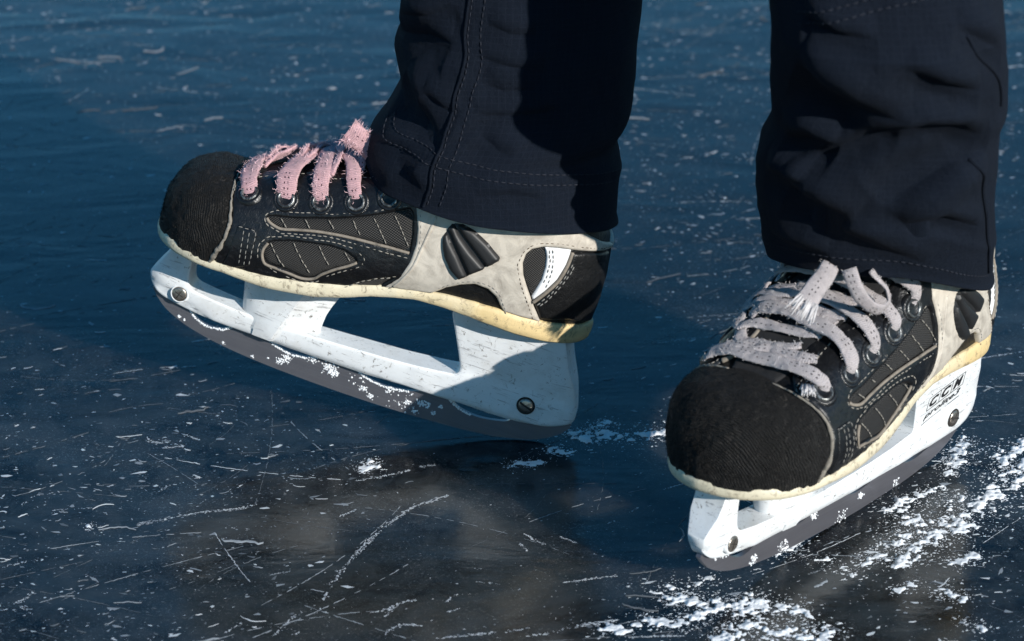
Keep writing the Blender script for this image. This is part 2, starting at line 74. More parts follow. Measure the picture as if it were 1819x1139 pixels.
DATA = {'cap': [(0.2208,0.0),(0.2248,0.0372),(0.2335,0.1051),(0.2373,0.1815),(0.2328,0.247),(0.2224,0.3267),(0.2159,0.3824),(0.2122,0.4408)],'up': [(0.3022,0.2337),(0.3026,0.2427),(0.3145,0.2446),(0.3466,0.2433),(0.3896,0.248),(0.4325,0.2474),(0.4742,0.2483),(0.5126,0.2515),(0.5507,0.2554),(0.5601,0.2408),(0.5698,0.1992),(0.5747,0.1569),(0.5443,0.1687),(0.4982,0.1829),(0.4601,0.1935),(0.4219,0.2049),(0.3825,0.2086),(0.3485,0.2058),(0.3308,0.2086),(0.3141,0.2193)],'lo': [(0.315,0.112),(0.316,0.1401),(0.3248,0.156),(0.3556,0.1661),(0.3949,0.1674),(0.4298,0.1637),(0.4609,0.1537),(0.4813,0.1359),(0.4871,0.1236),(0.4755,0.1112),(0.4511,0.0895),(0.4295,0.0585),(0.4193,0.0338),(0.4028,0.0246),(0.3791,0.0398),(0.3523,0.0593),(0.3276,0.0666),(0.3184,0.0893)],'sm': [(0.481,0.0015),(0.5092,0.0393),(0.5365,0.0609),(0.5621,0.0747),(0.5375,0.0),(0.525,0.0),(0.5,0.0)],'st_up_top': [(0.334,0.1903),(0.3141,0.2048),(0.3001,0.2258),(0.2984,0.2453),(0.3112,0.2637),(0.343,0.2625),(0.3865,0.2643),(0.4344,0.2616),(0.4717,0.2599),(0.5102,0.262),(0.5507,0.2645)],'st_up_bot': [(0.334,0.1903),(0.3709,0.1916),(0.4094,0.1946),(0.4397,0.1876),(0.4705,0.178),(0.5013,0.1691),(0.5403,0.155),(0.5759,0.144)],'st_lo': [(0.3299,0.0558),(0.316,0.0686),(0.3067,0.096),(0.3045,0.141),(0.3175,0.1703),(0.3526,0.1829),(0.3923,0.182),(0.4271,0.1782),(0.4657,0.1662),(0.4881,0.1512),(0.499,0.1322),(0.4949,0.1128),(0.4708,0.0896),(0.4444,0.0569),(0.4274,0.026),(0.4164,0.0122),(0.3945,0.0083),(0.3734,0.0207),(0.3465,0.0399),(0.3299,0.0558)],'st_sm': [(0.475,0.0),(0.5065,0.0433),(0.5362,0.0652),(0.5662,0.0828)],'pp_up': [(0.3018,0.2361),(0.3069,0.2249),(0.3204,0.2111),(0.3341,0.2037),(0.3607,0.2064),(0.3974,0.2071),(0.4374,0.1994),(0.473,0.1892),(0.5114,0.1774),(0.5447,0.1671),(0.5749,0.1559)],'pp_lo': [(0.3184,0.1488),(0.3135,0.1228),(0.3151,0.094),(0.3246,0.0632),(0.3453,0.0529),(0.3719,0.037),(0.3981,0.0216),(0.4173,0.0282),(0.4298,0.0551),(0.4514,0.0865),(0.4757,0.1097),(0.4873,0.1222)],'xs': [[(0.3262,0.241),(0.3426,0.2087)],[(0.3701,0.2444),(0.3866,0.2123)],[(0.4135,0.2457),(0.4333,0.2053)],[(0.4552,0.2423),(0.4816,0.1912)],[(0.4919,0.2444),(0.5296,0.1758)],[(0.5273,0.2476),(0.5716,0.1684)],[(0.3221,0.1541),(0.3622,0.0601)],[(0.3638,0.1657),(0.4148,0.0426)],[(0.4096,0.1648),(0.4441,0.0903)],[(0.459,0.1534),(0.4781,0.1184)]],'face': [(0.2332,0.4035),(0.2442,0.4203),(0.2714,0.4349),(0.3108,0.4398),(0.3524,0.4331),(0.3959,0.4173),(0.4372,0.4164),(0.4886,0.4074),(0.5378,0.3711),(0.5918,0.3678)],'st_face': [(0.2273,0.3394),(0.2234,0.3733),(0.2315,0.3909),(0.2538,0.3964),(0.2877,0.4039),(0.3272,0.4073),(0.358,0.4048),(0.4025,0.3826),(0.4417,0.3935),(0.4916,0.3901)],'eye': [(0.2559,0.3294),(0.324,0.3086),(0.3881,0.3033),(0.4517,0.2958),(0.5085,0.2937)],'strap': [(0.2549,0.1984),(0.2854,0.1906),(0.2944,0.174),(0.2961,0.12),(0.2976,0.0445),(0.2718,0.015),(0.2473,0.014),(0.2526,0.0812),(0.2533,0.1491)],'st_strap': [[(0.2555,0.1938),(0.2861,0.1864),(0.2927,0.1712),(0.2947,0.1144),(0.2961,0.0494)],[(0.2696,0.1835),(0.2738,0.1086),(0.2754,0.0235)],[(0.28,0.1779),(0.2845,0.1092),(0.2863,0.037)]],'wh_left': [(0.556,0.345),(0.558,0.3),(0.5584,0.2621),(0.5739,0.2137),(0.5803,0.1771),(0.5789,0.1344),(0.5661,0.0738),(0.5417,0.0),(0.525,0.0)],'wh_sole1': [(0.5667,0.0),(0.6083,0.0),(0.6375,0.0)],'wh_win': [(0.6368,0.0042),(0.6607,0.0473),(0.6826,0.0678),(0.7074,0.0815),(0.7329,0.076),(0.7512,0.0553),(0.767,0.0193),(0.775,0.0)],'wh_loop': [(0.85,0.0),(0.8263,0.0472),(0.8047,0.1013),(0.7904,0.136),(0.7833,0.1656),(0.785,0.1881),(0.7941,0.2016),(0.816,0.2102),(0.8469,0.2132),(0.8892,0.2119),(0.941,0.2087),(1.0,0.2031)],'st_whl': [(0.5723,0.2454),(0.5805,0.2182),(0.5863,0.1885),(0.5907,0.1453),(0.585,0.1117),(0.5729,0.0649),(0.555,0.0014)],'st_loop': [(0.8324,0.0099),(0.8081,0.0685),(0.7846,0.1286),(0.7749,0.1598),(0.7771,0.1895),(0.7908,0.2118),(0.8185,0.2212),(0.8707,0.2252),(0.9043,0.2217),(0.996,0.2121)],'st_win': [(0.6312,0.0156),(0.6589,0.0636),(0.6808,0.0819),(0.7074,0.0947),(0.7371,0.0909),(0.7579,0.0679),(0.775,0.0237),(0.7833,0.0)],'ridge': [(0.6029,0.2381),(0.5984,0.2033),(0.5945,0.1678),(0.5891,0.1231),(0.5761,0.0755),(0.5634,0.0244)],'rib_out': [(0.6382,0.2328),(0.6518,0.2329),(0.6814,0.2206),(0.7078,0.2011),(0.7274,0.1849),(0.7406,0.1719),(0.7397,0.1617),(0.7163,0.1368),(0.6899,0.1044),(0.6772,0.0921),(0.6535,0.1219),(0.6303,0.1705),(0.6232,0.1978),(0.626,0.2213)],'ribs': [[(0.6267,0.2045),(0.6317,0.2062),(0.6449,0.1875),(0.6637,0.1598),(0.6885,0.1149),(0.6891,0.1065),(0.6767,0.0944),(0.6589,0.1165),(0.6402,0.1498),(0.6295,0.1766),(0.6249,0.1958)],[(0.6288,0.2164),(0.6342,0.2282),(0.6417,0.2253),(0.654,0.2064),(0.6841,0.1732),(0.7167,0.1426),(0.7149,0.1342),(0.6929,0.112),(0.6704,0.1511),(0.6491,0.1852),(0.6357,0.2063)],[(0.6444,0.2258),(0.652,0.2309),(0.6774,0.2213),(0.7086,0.1992),(0.7385,0.1731),(0.7383,0.1643),(0.7203,0.1429),(0.6943,0.1707),(0.6653,0.1999),(0.6503,0.2157)]],'mesh_heel': [(0.8146,0.2075),(0.8231,0.1874),(0.8262,0.1625),(0.825,0.1288),(0.8167,0.0802),(0.803,0.1095),(0.7915,0.1365),(0.7832,0.1619),(0.7825,0.1857),(0.793,0.2006)],'white_heel': [(0.8168,0.2094),(0.8713,0.2159),(0.8705,0.2021),(0.867,0.1764),(0.8553,0.1369),(0.8382,0.1004),(0.8203,0.0662),(0.8164,0.078),(0.8254,0.1271),(0.8269,0.1627),(0.8241,0.1875)],'st_wheel': [[(0.8258,0.2078),(0.8324,0.1796),(0.8335,0.1509),(0.829,0.1153)],[(0.8319,0.209),(0.8384,0.1808),(0.8402,0.149),(0.8364,0.1096)]],'pp_heel': [(0.873,0.2085),(0.8683,0.1766),(0.8568,0.1355),(0.8397,0.0989),(0.8215,0.0622)],'st_heel': [[(0.882,0.1778),(0.8723,0.1462),(0.8597,0.1149),(0.8447,0.0781),(0.8291,0.0468)],[(0.8773,0.1807),(0.8686,0.1491),(0.8553,0.1176),(0.8416,0.0813),(0.8261,0.0526)]],'counter': [(0.8732,0.207),(0.9051,0.2097),(0.9417,0.2076),(0.9936,0.2001),(1.0,0.1328),(1.0,0.0625),(0.9988,0.0089),(0.9002,0.021),(0.8452,0.0103),(0.8246,0.0565),(0.8401,0.097),(0.8571,0.1339),(0.8686,0.175)],'h_bot': [(144.9,31.6),(137.3,25.0),(121.3,22.2),(101.5,19.4),(81.1,18.9),(80.2,20.5),(61.0,20.9),(38.1,19.4),(0.3,20.0),(-36.8,22.4),(-23.3,23.2),(-44.9,22.1),(-58.5,22.7),(-70.8,24.2),(-90.4,22.7),(-109.0,24.5),(-124.7,28.6),(-136.7,34.0)],'h_rear': [(-137.5,38.7),(-137.7,42.2),(-131.7,58.2),(-124.0,72.3),(-117.1,88.9)],'h_front': [(146.9,34.9),(147.0,39.7),(137.1,59.8)],'w_strut': [(121.2,56.6),(122.2,52.7),(121.5,46.8),(121.1,40.8),(119.1,37.8),(111.6,36.3),(101.2,34.9),(89.3,34.0),(84.0,32.9)],'w_beam': [(59.0,32.4),(49.4,33.8),(34.6,34.4),(0.8,37.8),(-27.0,38.5),(-57.2,43.6)],'w_rear': [(-59.8,46.9),(-56.6,54.8),(-50.5,69.5),(-43.9,82.8)],'pil': {'front': [(89.6,50.3),(84.2,26.4),(80.7,17.9)],'crease': [(48.7,60.2),(60.2,24.8)],'rear': [(27.9,61.2),(31.8,50.8),(34.1,40.3),(32.5,37.6)]},'b_bot': [(143.1,25.7),(139.3,22.6),(131.8,15.9),(118.0,9.4),(100.2,5.1),(72.3,1.2),(51.9,1.3),(27.9,2.1),(-1.2,2.8),(-4.0,1.8),(-28.1,4.0),(-53.8,3.8),(-78.3,4.4),(-98.7,7.6),(-118.1,13.8),(-131.4,22.4),(-138.0,31.3)],'b_win': [[(94.1,16.6),(88.5,13.6),(80.5,12.5),(74.1,12.2),(69.3,13.3),(64.7,16.1)],[(49.1,16.1),(44.0,13.9),(37.4,13.0),(27.1,12.8),(20.0,16.8)],[(-7.4,17.3),(-13.1,14.2),(-18.4,13.5),(-29.6,14.3),(-36.2,18.6)],[(-53.5,19.2),(-61.0,15.3),(-68.9,14.2),(-74.9,15.4),(-82.5,20.2)]],'b_win_top': None,'screws': [(123.6,31.3),(-108.6,37.4)],'logo': [(-68.3,61.7),(-105.6,71.3),(-107.8,60.1),(-69.1,54.0)],'logo2': [(-68.2,48.7),(-106.4,57.1),(-63.8,48.2),(-85.7,48.2),(-93.9,49.9),(-107.7,54.1)],'hscrB': [(-103.8,39.3),(126.8,32.1)],'laceA': [[(0.2572,0.3215,0.4),(0.2511,0.3623,4.5),(0.2445,0.4133,6),(0.2431,0.4662,6.5),(0.2544,0.5128,6.5),(0.3059,0.56,6),(0.324,0.62,5),(0.324,0.6914,0.8)],[(0.3244,0.3065,0.4),(0.3203,0.3414,4.5),(0.3173,0.3854,6.5),(0.3234,0.4372,7),(0.3384,0.4845,7.5),(0.374,0.56,7),(0.3881,0.62,6),(0.3881,0.6967,0.8)],[(0.3881,0.3033,0.4),(0.3819,0.337,4.5),(0.3772,0.3829,6.5),(0.3727,0.4481,8),(0.3707,0.5088,9),(0.4281,0.55,8),(0.4517,0.62,6),(0.4517,0.7042,0.8)],[(0.4513,0.2978,0.4),(0.443,0.3371,4.5),(0.4307,0.3909,6.5),(0.4149,0.444,8.5),(0.396,0.5037,10),(0.4717,0.53,9),(0.4517,0.62,7),(0.4517,0.7042,2)],[(0.5064,0.2997,0.4),(0.4977,0.3324,4),(0.4815,0.3954,6),(0.4594,0.4477,8),(0.4417,0.4991,9)],[(0.2564,0.4598,3),(0.2733,0.4867,6),(0.2983,0.5044,7.5),(0.304,0.57,5)],[(0.2616,0.4738,7),(0.2733,0.5294,8),(0.2976,0.5507,8),(0.327,0.5463,7)],[(0.3332,0.4536,7),(0.3513,0.5203,9),(0.3667,0.5938,11),(0.3917,0.5938,12)],[(0.3169,0.4495,6),(0.3283,0.4954,9),(0.3544,0.5197,10),(0.3731,0.5292,9)],[(0.3904,0.3827,5),(0.3936,0.4391,8),(0.4015,0.5066,11),(0.4108,0.5615,12)],[(0.3882,0.4464,6),(0.3877,0.4926,9),(0.372,0.5469,12),(0.4517,0.56,8)],[(0.4407,0.3986,5),(0.433,0.4465,8),(0.4211,0.4987,10),(0.5017,0.53,9)]],'laceB': [[(0.2559,0.3294,0.4),(0.2627,0.3368,3.5),(0.2608,0.3738,5),(0.2573,0.4154,5.5),(0.2529,0.4656,5.5),(0.2485,0.5363,5.5),(0.2497,0.6123,5),(0.2439,0.655,4.5),(0.2559,0.6706,0.8)],[(0.2903,0.401,3),(0.2796,0.4306,3.5),(0.2782,0.4745,3.5),(0.2783,0.534,3.5),(0.2764,0.5767,3),(0.324,0.62,3)],[(0.324,0.3086,0.4),(0.3294,0.3215,4),(0.336,0.359,6),(0.3402,0.399,7.5),(0.3431,0.4409,8.5),(0.3468,0.4921,9),(0.3484,0.5453,8.5),(0.3446,0.5828,7),(0.3293,0.5961,4)],[(0.3362,0.4299,3.5),(0.3273,0.4763,4),(0.3199,0.5291,4.5),(0.3151,0.5708,5),(0.3033,0.6063,5),(0.334,0.63,5),(0.324,0.6914,0.8)],[(0.3881,0.3033,0.4),(0.3973,0.3183,4),(0.3972,0.3591,6),(0.3988,0.4166,7),(0.4071,0.4694,7.5),(0.4081,0.516,7),(0.392,0.5678,6),(0.3917,0.6484,5.5),(0.3583,0.6484,5),(0.3881,0.6967,0.8)],[(0.4517,0.2958,0.4),(0.4589,0.3159,4),(0.457,0.365,5),(0.4567,0.4168,5.5),(0.4612,0.4667,5.5),(0.4654,0.5155,5.5),(0.472,0.5933,5.5),(0.4625,0.6719,5),(0.4167,0.6484,4.5),(0.4517,0.7042,0.8)],[(0.5085,0.2937,0.4),(0.5196,0.3226,4),(0.514,0.3685,6),(0.5066,0.4148,7)],[(0.477,0.5659,5),(0.4888,0.6107,6),(0.5042,0.6719,6),(0.4875,0.6719,4)],[(0.3919,0.4177,3.5),(0.3829,0.4695,4),(0.375,0.5154,4),(0.3723,0.5581,4)],[(0.4439,0.4044,3),(0.4256,0.4521,3.5),(0.4289,0.5129,3),(0.4316,0.5596,3)],[(0.2608,0.6053,4.5),(0.2633,0.5416,4.5),(0.2812,0.4901,3.5),(0.3037,0.4512,3)],[(0.3542,0.6484,4.5),(0.3679,0.6067,5),(0.376,0.5418,5),(0.3791,0.4792,4),(0.3708,0.4278,3)],[(0.4299,0.5454,2),(0.4213,0.5938,2.5),(0.4208,0.6484,2.5),(0.4,0.6484,2)]],'flapB': [(0.0658,0.02,0.1847),(0.0737,0.022,0.181),(0.0849,0.024,0.1776),(0.0947,0.025,0.1719)],'loopB': [(0.063,0.03,0.1841),(0.0629,0.034,0.1763),(0.0592,0.038,0.1675),(0.0514,0.041,0.161),(0.0441,0.043,0.1596),(0.039,0.043,0.1636),(0.0405,0.041,0.1704),(0.0445,0.037,0.1767),(0.0462,0.034,0.1809)],'flapA': [(0.0252,0.016,0.1576),(0.0299,0.02,0.164),(0.0361,0.024,0.1705),(0.0427,0.026,0.1748),(0.0499,0.026,0.1774)],'legA': {'Yc': -0.17394199597482787,'lean': 0.0,'rel': 0.88,'L': [[0.1632,-0.0868],[0.178,-0.0879],[0.1919,-0.09],[0.2029,-0.0887],[0.2127,-0.083],[0.2199,-0.0759],[0.226,-0.0717],[0.2378,-0.0694],[0.246,-0.071],[0.2616,-0.0721],[0.2715,-0.0668],[0.2854,-0.0645],[0.2993,-0.065]],'R': [[0.1408,0.0646],[0.1632,0.0649],[0.1872,0.0652],[0.2007,0.0632],[0.2065,0.069],[0.2181,0.0722],[0.2503,0.0743],[0.2854,0.0767],[0.2993,0.0774]],'hem': [(193.3,0.1892),(199.3,0.1803),(211.5,0.1772),(223.7,0.1764),(233.4,0.1756),(250.5,0.1706),(268.4,0.1655),(288.9,0.1609),(309.6,0.1566),(360.0,0.144)]},'legB': {'Yc': -0.24965504727344207,'lean': 0.64,'rel': 1.0,'L': [[0.1595,0.1514],[0.17,0.1451],[0.1969,0.1405],[0.2158,0.1371],[0.2333,0.1357],[0.2504,0.1365],[0.2662,0.1414],[0.3109,0.1359],[0.3484,0.1335],[0.3629,0.1328]],'R': [[0.1302,0.2835],[0.1509,0.2809],[0.184,0.2759],[0.229,0.269],[0.265,0.2624],[0.2753,0.2641],[0.2992,0.26],[0.3484,0.2496],[0.3629,0.2468]],'hem': [(180.0,0.1624),(209.6,0.1729),(222.0,0.1748),(235.4,0.1777),(247.0,0.1786),(273.8,0.1778),(291.0,0.1707),(304.0,0.1622),(323.0,0.1522),(336.2,0.1462)]},'foldB': [(9.8,13.6,[(214.6,0.3207),(232.6,0.3077),(249.6,0.2982),(270.9,0.2934)]),(7.0,9.6,[(202.8,0.2652),(222.3,0.2709),(238.7,0.2695)]),(7.0,7.2,[(220.6,0.2537),(238.9,0.2682),(257.7,0.2808),(279.1,0.2877),(297.1,0.2842),(314.2,0.273)]),(8.4,11.2,[(320.3,0.2649),(297.9,0.2593),(278.4,0.2453),(265.9,0.2336)]),(8.4,11.2,[(213.2,0.2315),(233.9,0.2295),(253.4,0.2185)]),(5.6,8.8,[(245.4,0.2137),(263.5,0.2013),(284.9,0.1867)]),(4.2,8.0,[(294.1,0.3465),(312.3,0.3374),(332.5,0.3275)]),(5.6,8.0,[(196.3,0.2378),(216.1,0.2399),(229.6,0.2435)]),(4.9,7.2,[(268.3,0.3273),(284.9,0.3157),(307.7,0.3076)]),(4.2,6.4,[(274.0,0.219),(290.4,0.2233),(315.3,0.2087)]),(4.9,7.2,[(201.1,0.1921),(223.0,0.1899),(241.8,0.1918)]),(4.2,7.2,[(221.3,0.348),(240.8,0.3421),(260.2,0.3411)])],'foldA': [(5.1,10.4,[(180.0,0.2679),(220.2,0.2761),(238.3,0.2747)]),(5.95,12.0,[(203.7,0.2497),(216.5,0.2309),(237.5,0.2162),(243.9,0.2102)]),(4.25,9.6,[(251.2,0.2692),(265.7,0.2644),(281.8,0.2601)]),(3.4,7.2,[(252.9,0.2333),(269.0,0.2333),(287.4,0.2364)]),(3.4,8.0,[(221.3,0.1978),(235.4,0.1914),(240.3,0.1836)]),(3.4,8.0,[(257.9,0.2222),(265.9,0.2157),(273.7,0.2082)]),(2.55,8.0,[(224.8,0.2437),(237.9,0.2362),(247.2,0.2343)]),(2.98,7.2,[(254.5,0.2896),(265.4,0.2835),(276.0,0.2828)]),(2.98,7.2,[(256.0,0.253),(266.4,0.2483),(279.3,0.2498)]),(2.98,6.4,[(192.3,0.2824),(222.9,0.2894),(240.3,0.298)]),(2.55,6.4,[(201.7,0.2052),(217.6,0.2068),(237.6,0.2025)]),(2.55,6.4,[(264.1,0.1851),(276.6,0.1868),(291.8,0.1815)])],'seamA': [(248.0,0.3124),(247.1,0.3023),(245.3,0.2818),(248.4,0.2625),(244.6,0.2445),(242.4,0.2235),(244.9,0.2111),(245.8,0.1936),(242.4,0.1822),(240.1,0.1759)],'seamB': ([(302.9,0.3407),(312.2,0.3284),(324.5,0.3136),(330.3,0.2982),(330.8,0.2906)],[(307.3,0.2596),(316.3,0.2422),(322.0,0.2145),(326.2,0.1854),(330.7,0.1638)]),'seamB3': [(217.7,0.3434),(234.7,0.3472),(251.8,0.3528),(268.0,0.3579),(284.6,0.3631),(296.3,0.3668),(310.9,0.3681)],'str': [(4,0.55,[(-0.2238,-0.3048),(-0.2129,-0.2993),(-0.203,-0.2952)]),(2.2,0.6,[(-0.203,-0.2952),(-0.1906,-0.2897),(-0.1805,-0.2869),(-0.1651,-0.2841),(-0.1539,-0.278)]),(2,0.4,[(-0.2304,-0.3217),(-0.2135,-0.3142),(-0.2036,-0.311)]),(2.6,0.7,[(-0.2954,-0.3574),(-0.2852,-0.3515),(-0.2705,-0.3459)]),(1.6,0.5,[(-0.2842,-0.336),(-0.2744,-0.3342),(-0.2596,-0.3349)]),(1.2,0.6,[(-0.2972,-0.2813),(-0.2912,-0.2672),(-0.276,-0.2629)]),(1.6,0.6,[(-0.2879,-0.3971),(-0.2783,-0.3964),(-0.2712,-0.3849)]),(1.8,0.7,[(-0.2757,-0.4007),(-0.2675,-0.4091)]),(1.2,0.5,[(-0.2645,-0.4162),(-0.256,-0.4162)]),(2.4,0.7,[(-0.2331,-0.1866),(-0.2309,-0.1929),(-0.2183,-0.1944),(-0.2094,-0.1991),(-0.2214,-0.2021)]),(1.4,0.6,[(-0.2115,-0.1819),(-0.1994,-0.1904)]),(2.2,0.4,[(-0.2481,-0.2219),(-0.2401,-0.2159)]),(1.2,0.5,[(-0.1432,-0.2412),(-0.1315,-0.2447),(-0.1222,-0.2435)]),(1.3,0.5,[(-0.217,-0.2629),(-0.2103,-0.2529)]),(1.3,0.6,[(-0.1734,-0.2514),(-0.1709,-0.2686)]),(1.8,0.7,[(-0.1571,-0.4291),(-0.1493,-0.4174)]),(1.8,0.7,[(-0.1311,-0.4326),(-0.123,-0.4151),(-0.1165,-0.4056),(-0.1083,-0.402),(-0.103,-0.4079)]),(1.8,0.6,[(-0.1205,-0.4314),(-0.1126,-0.4256)]),(1.8,0.5,[(-0.1073,-0.3625),(-0.1004,-0.36),(-0.1028,-0.3738),(-0.106,-0.3911)]),(1.6,0.5,[(-0.1383,-0.365),(-0.1274,-0.3607)]),(3,0.35,[(-0.229,-0.2952),(-0.2227,-0.3034)]),(2.2,0.45,[(-0.2767,-0.2864),(-0.2654,-0.2836)]),(1.2,0.45,[(-0.2615,-0.2836),(-0.2511,-0.2827)]),(1.6,0.5,[(-0.2319,-0.3249),(-0.2198,-0.3249)]),(2.4,0.9,[(-0.0389,-0.2664),(-0.048,-0.273),(-0.0607,-0.2833),(-0.0693,-0.2966),(-0.0789,-0.3129),(-0.0858,-0.3289),(-0.0936,-0.3471),(-0.0989,-0.3624),(-0.1045,-0.3812),(-0.1061,-0.3934)]),(1.5,0.6,[(-0.066,-0.2828),(-0.0736,-0.2883)]),(1.8,0.5,[(-0.0557,-0.2772),(-0.0454,-0.2693)]),(2,0.8,[(-0.0542,-0.3934),(-0.0638,-0.3982),(-0.0705,-0.4114)]),(1.8,0.7,[(-0.0791,-0.4078),(-0.0685,-0.403),(-0.0638,-0.3982)]),(1.8,0.7,[(-0.0735,-0.4359),(-0.0674,-0.4266),(-0.0605,-0.4208),(-0.0508,-0.422)]),(1.8,0.6,[(-0.0473,-0.4196),(-0.0392,-0.4102),(-0.0296,-0.403)]),(1.8,0.8,[(-0.0432,-0.4359),(-0.0255,-0.4324),(-0.0077,-0.429),(0.0103,-0.4243)]),(2.4,0.9,[(0.0078,-0.4336),(0.0222,-0.429),(0.0318,-0.4243),(0.0439,-0.4196),(0.0585,-0.4156)]),(1.4,0.7,[(0.0451,-0.4196),(0.0502,-0.429),(0.0476,-0.4359)]),(1.5,0.7,[(0.0304,-0.3737),(0.0441,-0.37),(0.0598,-0.3662)]),(1.2,0.7,[(0.0072,-0.3156),(0.0148,-0.3249),(0.0217,-0.3302)]),(1.2,0.7,[(0.0046,-0.3276),(0.009,-0.3368)]),(1.2,0.6,[(0.0283,-0.3196),(0.0377,-0.3262)]),(1.6,0.6,[(-0.0371,-0.3958),(-0.0324,-0.3885),(-0.0226,-0.3873)]),(1.6,0.5,[(-0.0218,-0.3574),(-0.0111,-0.3586)]),(1.4,0.5,[(-0.0197,-0.373),(-0.0073,-0.3755)]),(1.4,0.6,[(-0.1033,-0.2939),(-0.094,-0.285)]),(1.4,0.6,[(-0.0861,-0.3466),(-0.0714,-0.3381)]),(1.8,0.6,[(-0.0955,-0.2472),(-0.0784,-0.2404),(-0.0626,-0.2325)]),(3,0.4,[(-0.0574,-0.2286),(-0.0466,-0.2256)]),(1.8,0.7,[(-0.1111,-0.255),(-0.1019,-0.2515)]),(1.6,0.5,[(-0.1427,-0.2434),(-0.1251,-0.2457)]),(1.2,0.5,[(-0.1077,-0.3624),(-0.0991,-0.3599)]),(1.4,0.6,[(-0.1273,-0.4243),(-0.119,-0.409),(-0.1086,-0.4018),(-0.1027,-0.4078)]),(1.2,0.6,[(0.0499,-0.209),(0.075,-0.205),(0.1003,-0.1987)]),(1.2,0.6,[(0.1017,-0.0395),(0.1217,-0.0318),(0.1456,-0.028)]),(1.6,0.5,[(0.1076,0.4318),(0.1322,0.4363),(0.1454,0.4126)]),(1.6,0.5,[(0.1212,0.2401),(0.1398,0.2502)]),(1.5,0.5,[(0.1639,0.3666),(0.1897,0.3638),(0.1947,0.3387)]),(1.4,0.6,[(0.3118,-0.0677),(0.3525,-0.0537)]),(1.4,0.5,[(0.1083,0.6842),(0.1625,0.6879),(0.2282,0.6971)]),(2.4,0.4,[(-0.3808,0.7632),(-0.3689,0.7986)]),(2,0.5,[(-0.4867,0.6607),(-0.4669,0.6697),(-0.4544,0.7063)]),(1.0,0.6,[(0.0934,-0.259),(0.1151,-0.2439),(0.134,-0.2255)]),(1.0,0.5,[(0.2017,-0.3641),(0.198,-0.3928)]),(1.0,0.5,[(0.1708,-0.3641),(0.1837,-0.3547)]),(1.2,0.5,[(0.1989,-0.4005),(0.2144,-0.372)]),(1.0,0.6,[(0.0573,-0.3032),(0.0658,-0.2946),(0.076,-0.2829)]),(1.4,0.6,[(0.0526,-0.4364),(0.0677,-0.434),(0.0942,-0.4328)])],'heap': [(6.5,5,[(0.3129,-0.2498),(0.3028,-0.259),(0.2895,-0.271),(0.2754,-0.2887),(0.2655,-0.2989)]),(5.0,4,[(0.2648,-0.3032),(0.2539,-0.3118),(0.2451,-0.3245),(0.2352,-0.337),(0.2253,-0.3506)]),(5,3.5,[(0.2698,-0.3061),(0.258,-0.3118)]),(4.5,3.5,[(0.2489,-0.268),(0.2388,-0.2755),(0.2297,-0.2858)]),(5,4,[(0.2466,-0.3061),(0.2354,-0.3175),(0.2226,-0.3315)]),(4,3,[(0.2336,-0.3018),(0.2429,-0.2946)]),(3.4,3,[(0.2608,-0.259),(0.2542,-0.265)]),(3.6,3,[(0.2649,-0.277),(0.2744,-0.2695)]),(6,4.5,[(0.3251,-0.1961),(0.3142,-0.2122),(0.3044,-0.2265)]),(4,3,[(0.3206,-0.2234),(0.3096,-0.2375),(0.2974,-0.2498)]),(3,2.5,[(0.2889,-0.1862),(0.2835,-0.2058),(0.2732,-0.2249)]),(2.6,2.2,[(0.2698,-0.2375),(0.2814,-0.2186)]),(2.6,2.2,[(0.1705,-0.3231),(0.162,-0.3342),(0.1539,-0.3411)]),(2.6,2,[(0.1773,-0.3466),(0.1827,-0.3466)]),(3,2.4,[(0.1921,-0.356),(0.1951,-0.3641)]),(2.6,2,[(0.217,-0.3384),(0.2087,-0.3452),(0.2039,-0.352)]),(3,2,[(0.2706,-0.3411),(0.263,-0.3466),(0.2544,-0.3506)]),(4.2,3,[(0.0829,-0.3851),(0.0922,-0.3812)]),(5,3.6,[(0.089,-0.3928),(0.0982,-0.3902),(0.1054,-0.3979)]),(5.5,4,[(0.0992,-0.4131),(0.1087,-0.4055),(0.118,-0.4005)]),(4.5,3,[(0.1202,-0.4055),(0.1286,-0.3967),(0.1367,-0.3928)]),(5,3.4,[(0.1302,-0.4081),(0.1427,-0.3979),(0.1513,-0.4017)]),(4,3,[(0.1586,-0.4055),(0.1658,-0.4093)]),(6,4,[(0.1153,-0.4364),(0.1249,-0.4255),(0.1356,-0.4193),(0.1436,-0.4279)]),(5,3.4,[(0.1432,-0.4328),(0.154,-0.4255),(0.1618,-0.4352)]),(3.4,2.4,[(0.1705,-0.4352),(0.1736,-0.4255)]),(4,3,[(0.1042,-0.3773),(0.1113,-0.3694)]),(3.6,2.6,[(0.0697,-0.4193),(0.0749,-0.4156)]),(4.6,3,[(0.053,-0.4255),(0.0592,-0.4267)]),(3.6,2.4,[(0.0786,-0.4193),(0.0862,-0.418),(0.0951,-0.418)]),(3.0,2,[(0.243,-0.3812),(0.2497,-0.3877),(0.2564,-0.3941)]),(2.4,1.6,[(0.251,-0.4193),(0.26,-0.4255)]),(2.6,1.8,[(0.2194,-0.3825),(0.2282,-0.376)]),(5,4.2,[(0.047,-0.1874),(0.0633,-0.1825),(0.0795,-0.1849),(0.1008,-0.1776)]),(2.6,2,[(0.0234,-0.2027),(0.0357,-0.209)]),(2.4,2,[(-0.0016,-0.2255),(0.0178,-0.2224)]),(2.4,2.4,[(-0.0929,-0.2301),(-0.0897,-0.2239),(-0.0882,-0.2192)]),(2.2,2.2,[(-0.0911,-0.2301),(-0.0836,-0.2255)]),(1.6,1.5,[(-0.0944,-0.2347),(-0.0909,-0.2332)]),(2.0,1.6,[(0.0338,-0.1809),(0.0509,-0.1768),(0.0622,-0.1627)]),(2,1.5,[(-0.1996,-0.0337),(-0.1986,-0.028)]),(1.4,1.2,[(-0.2528,-0.3054),(-0.2496,-0.3089)])]}
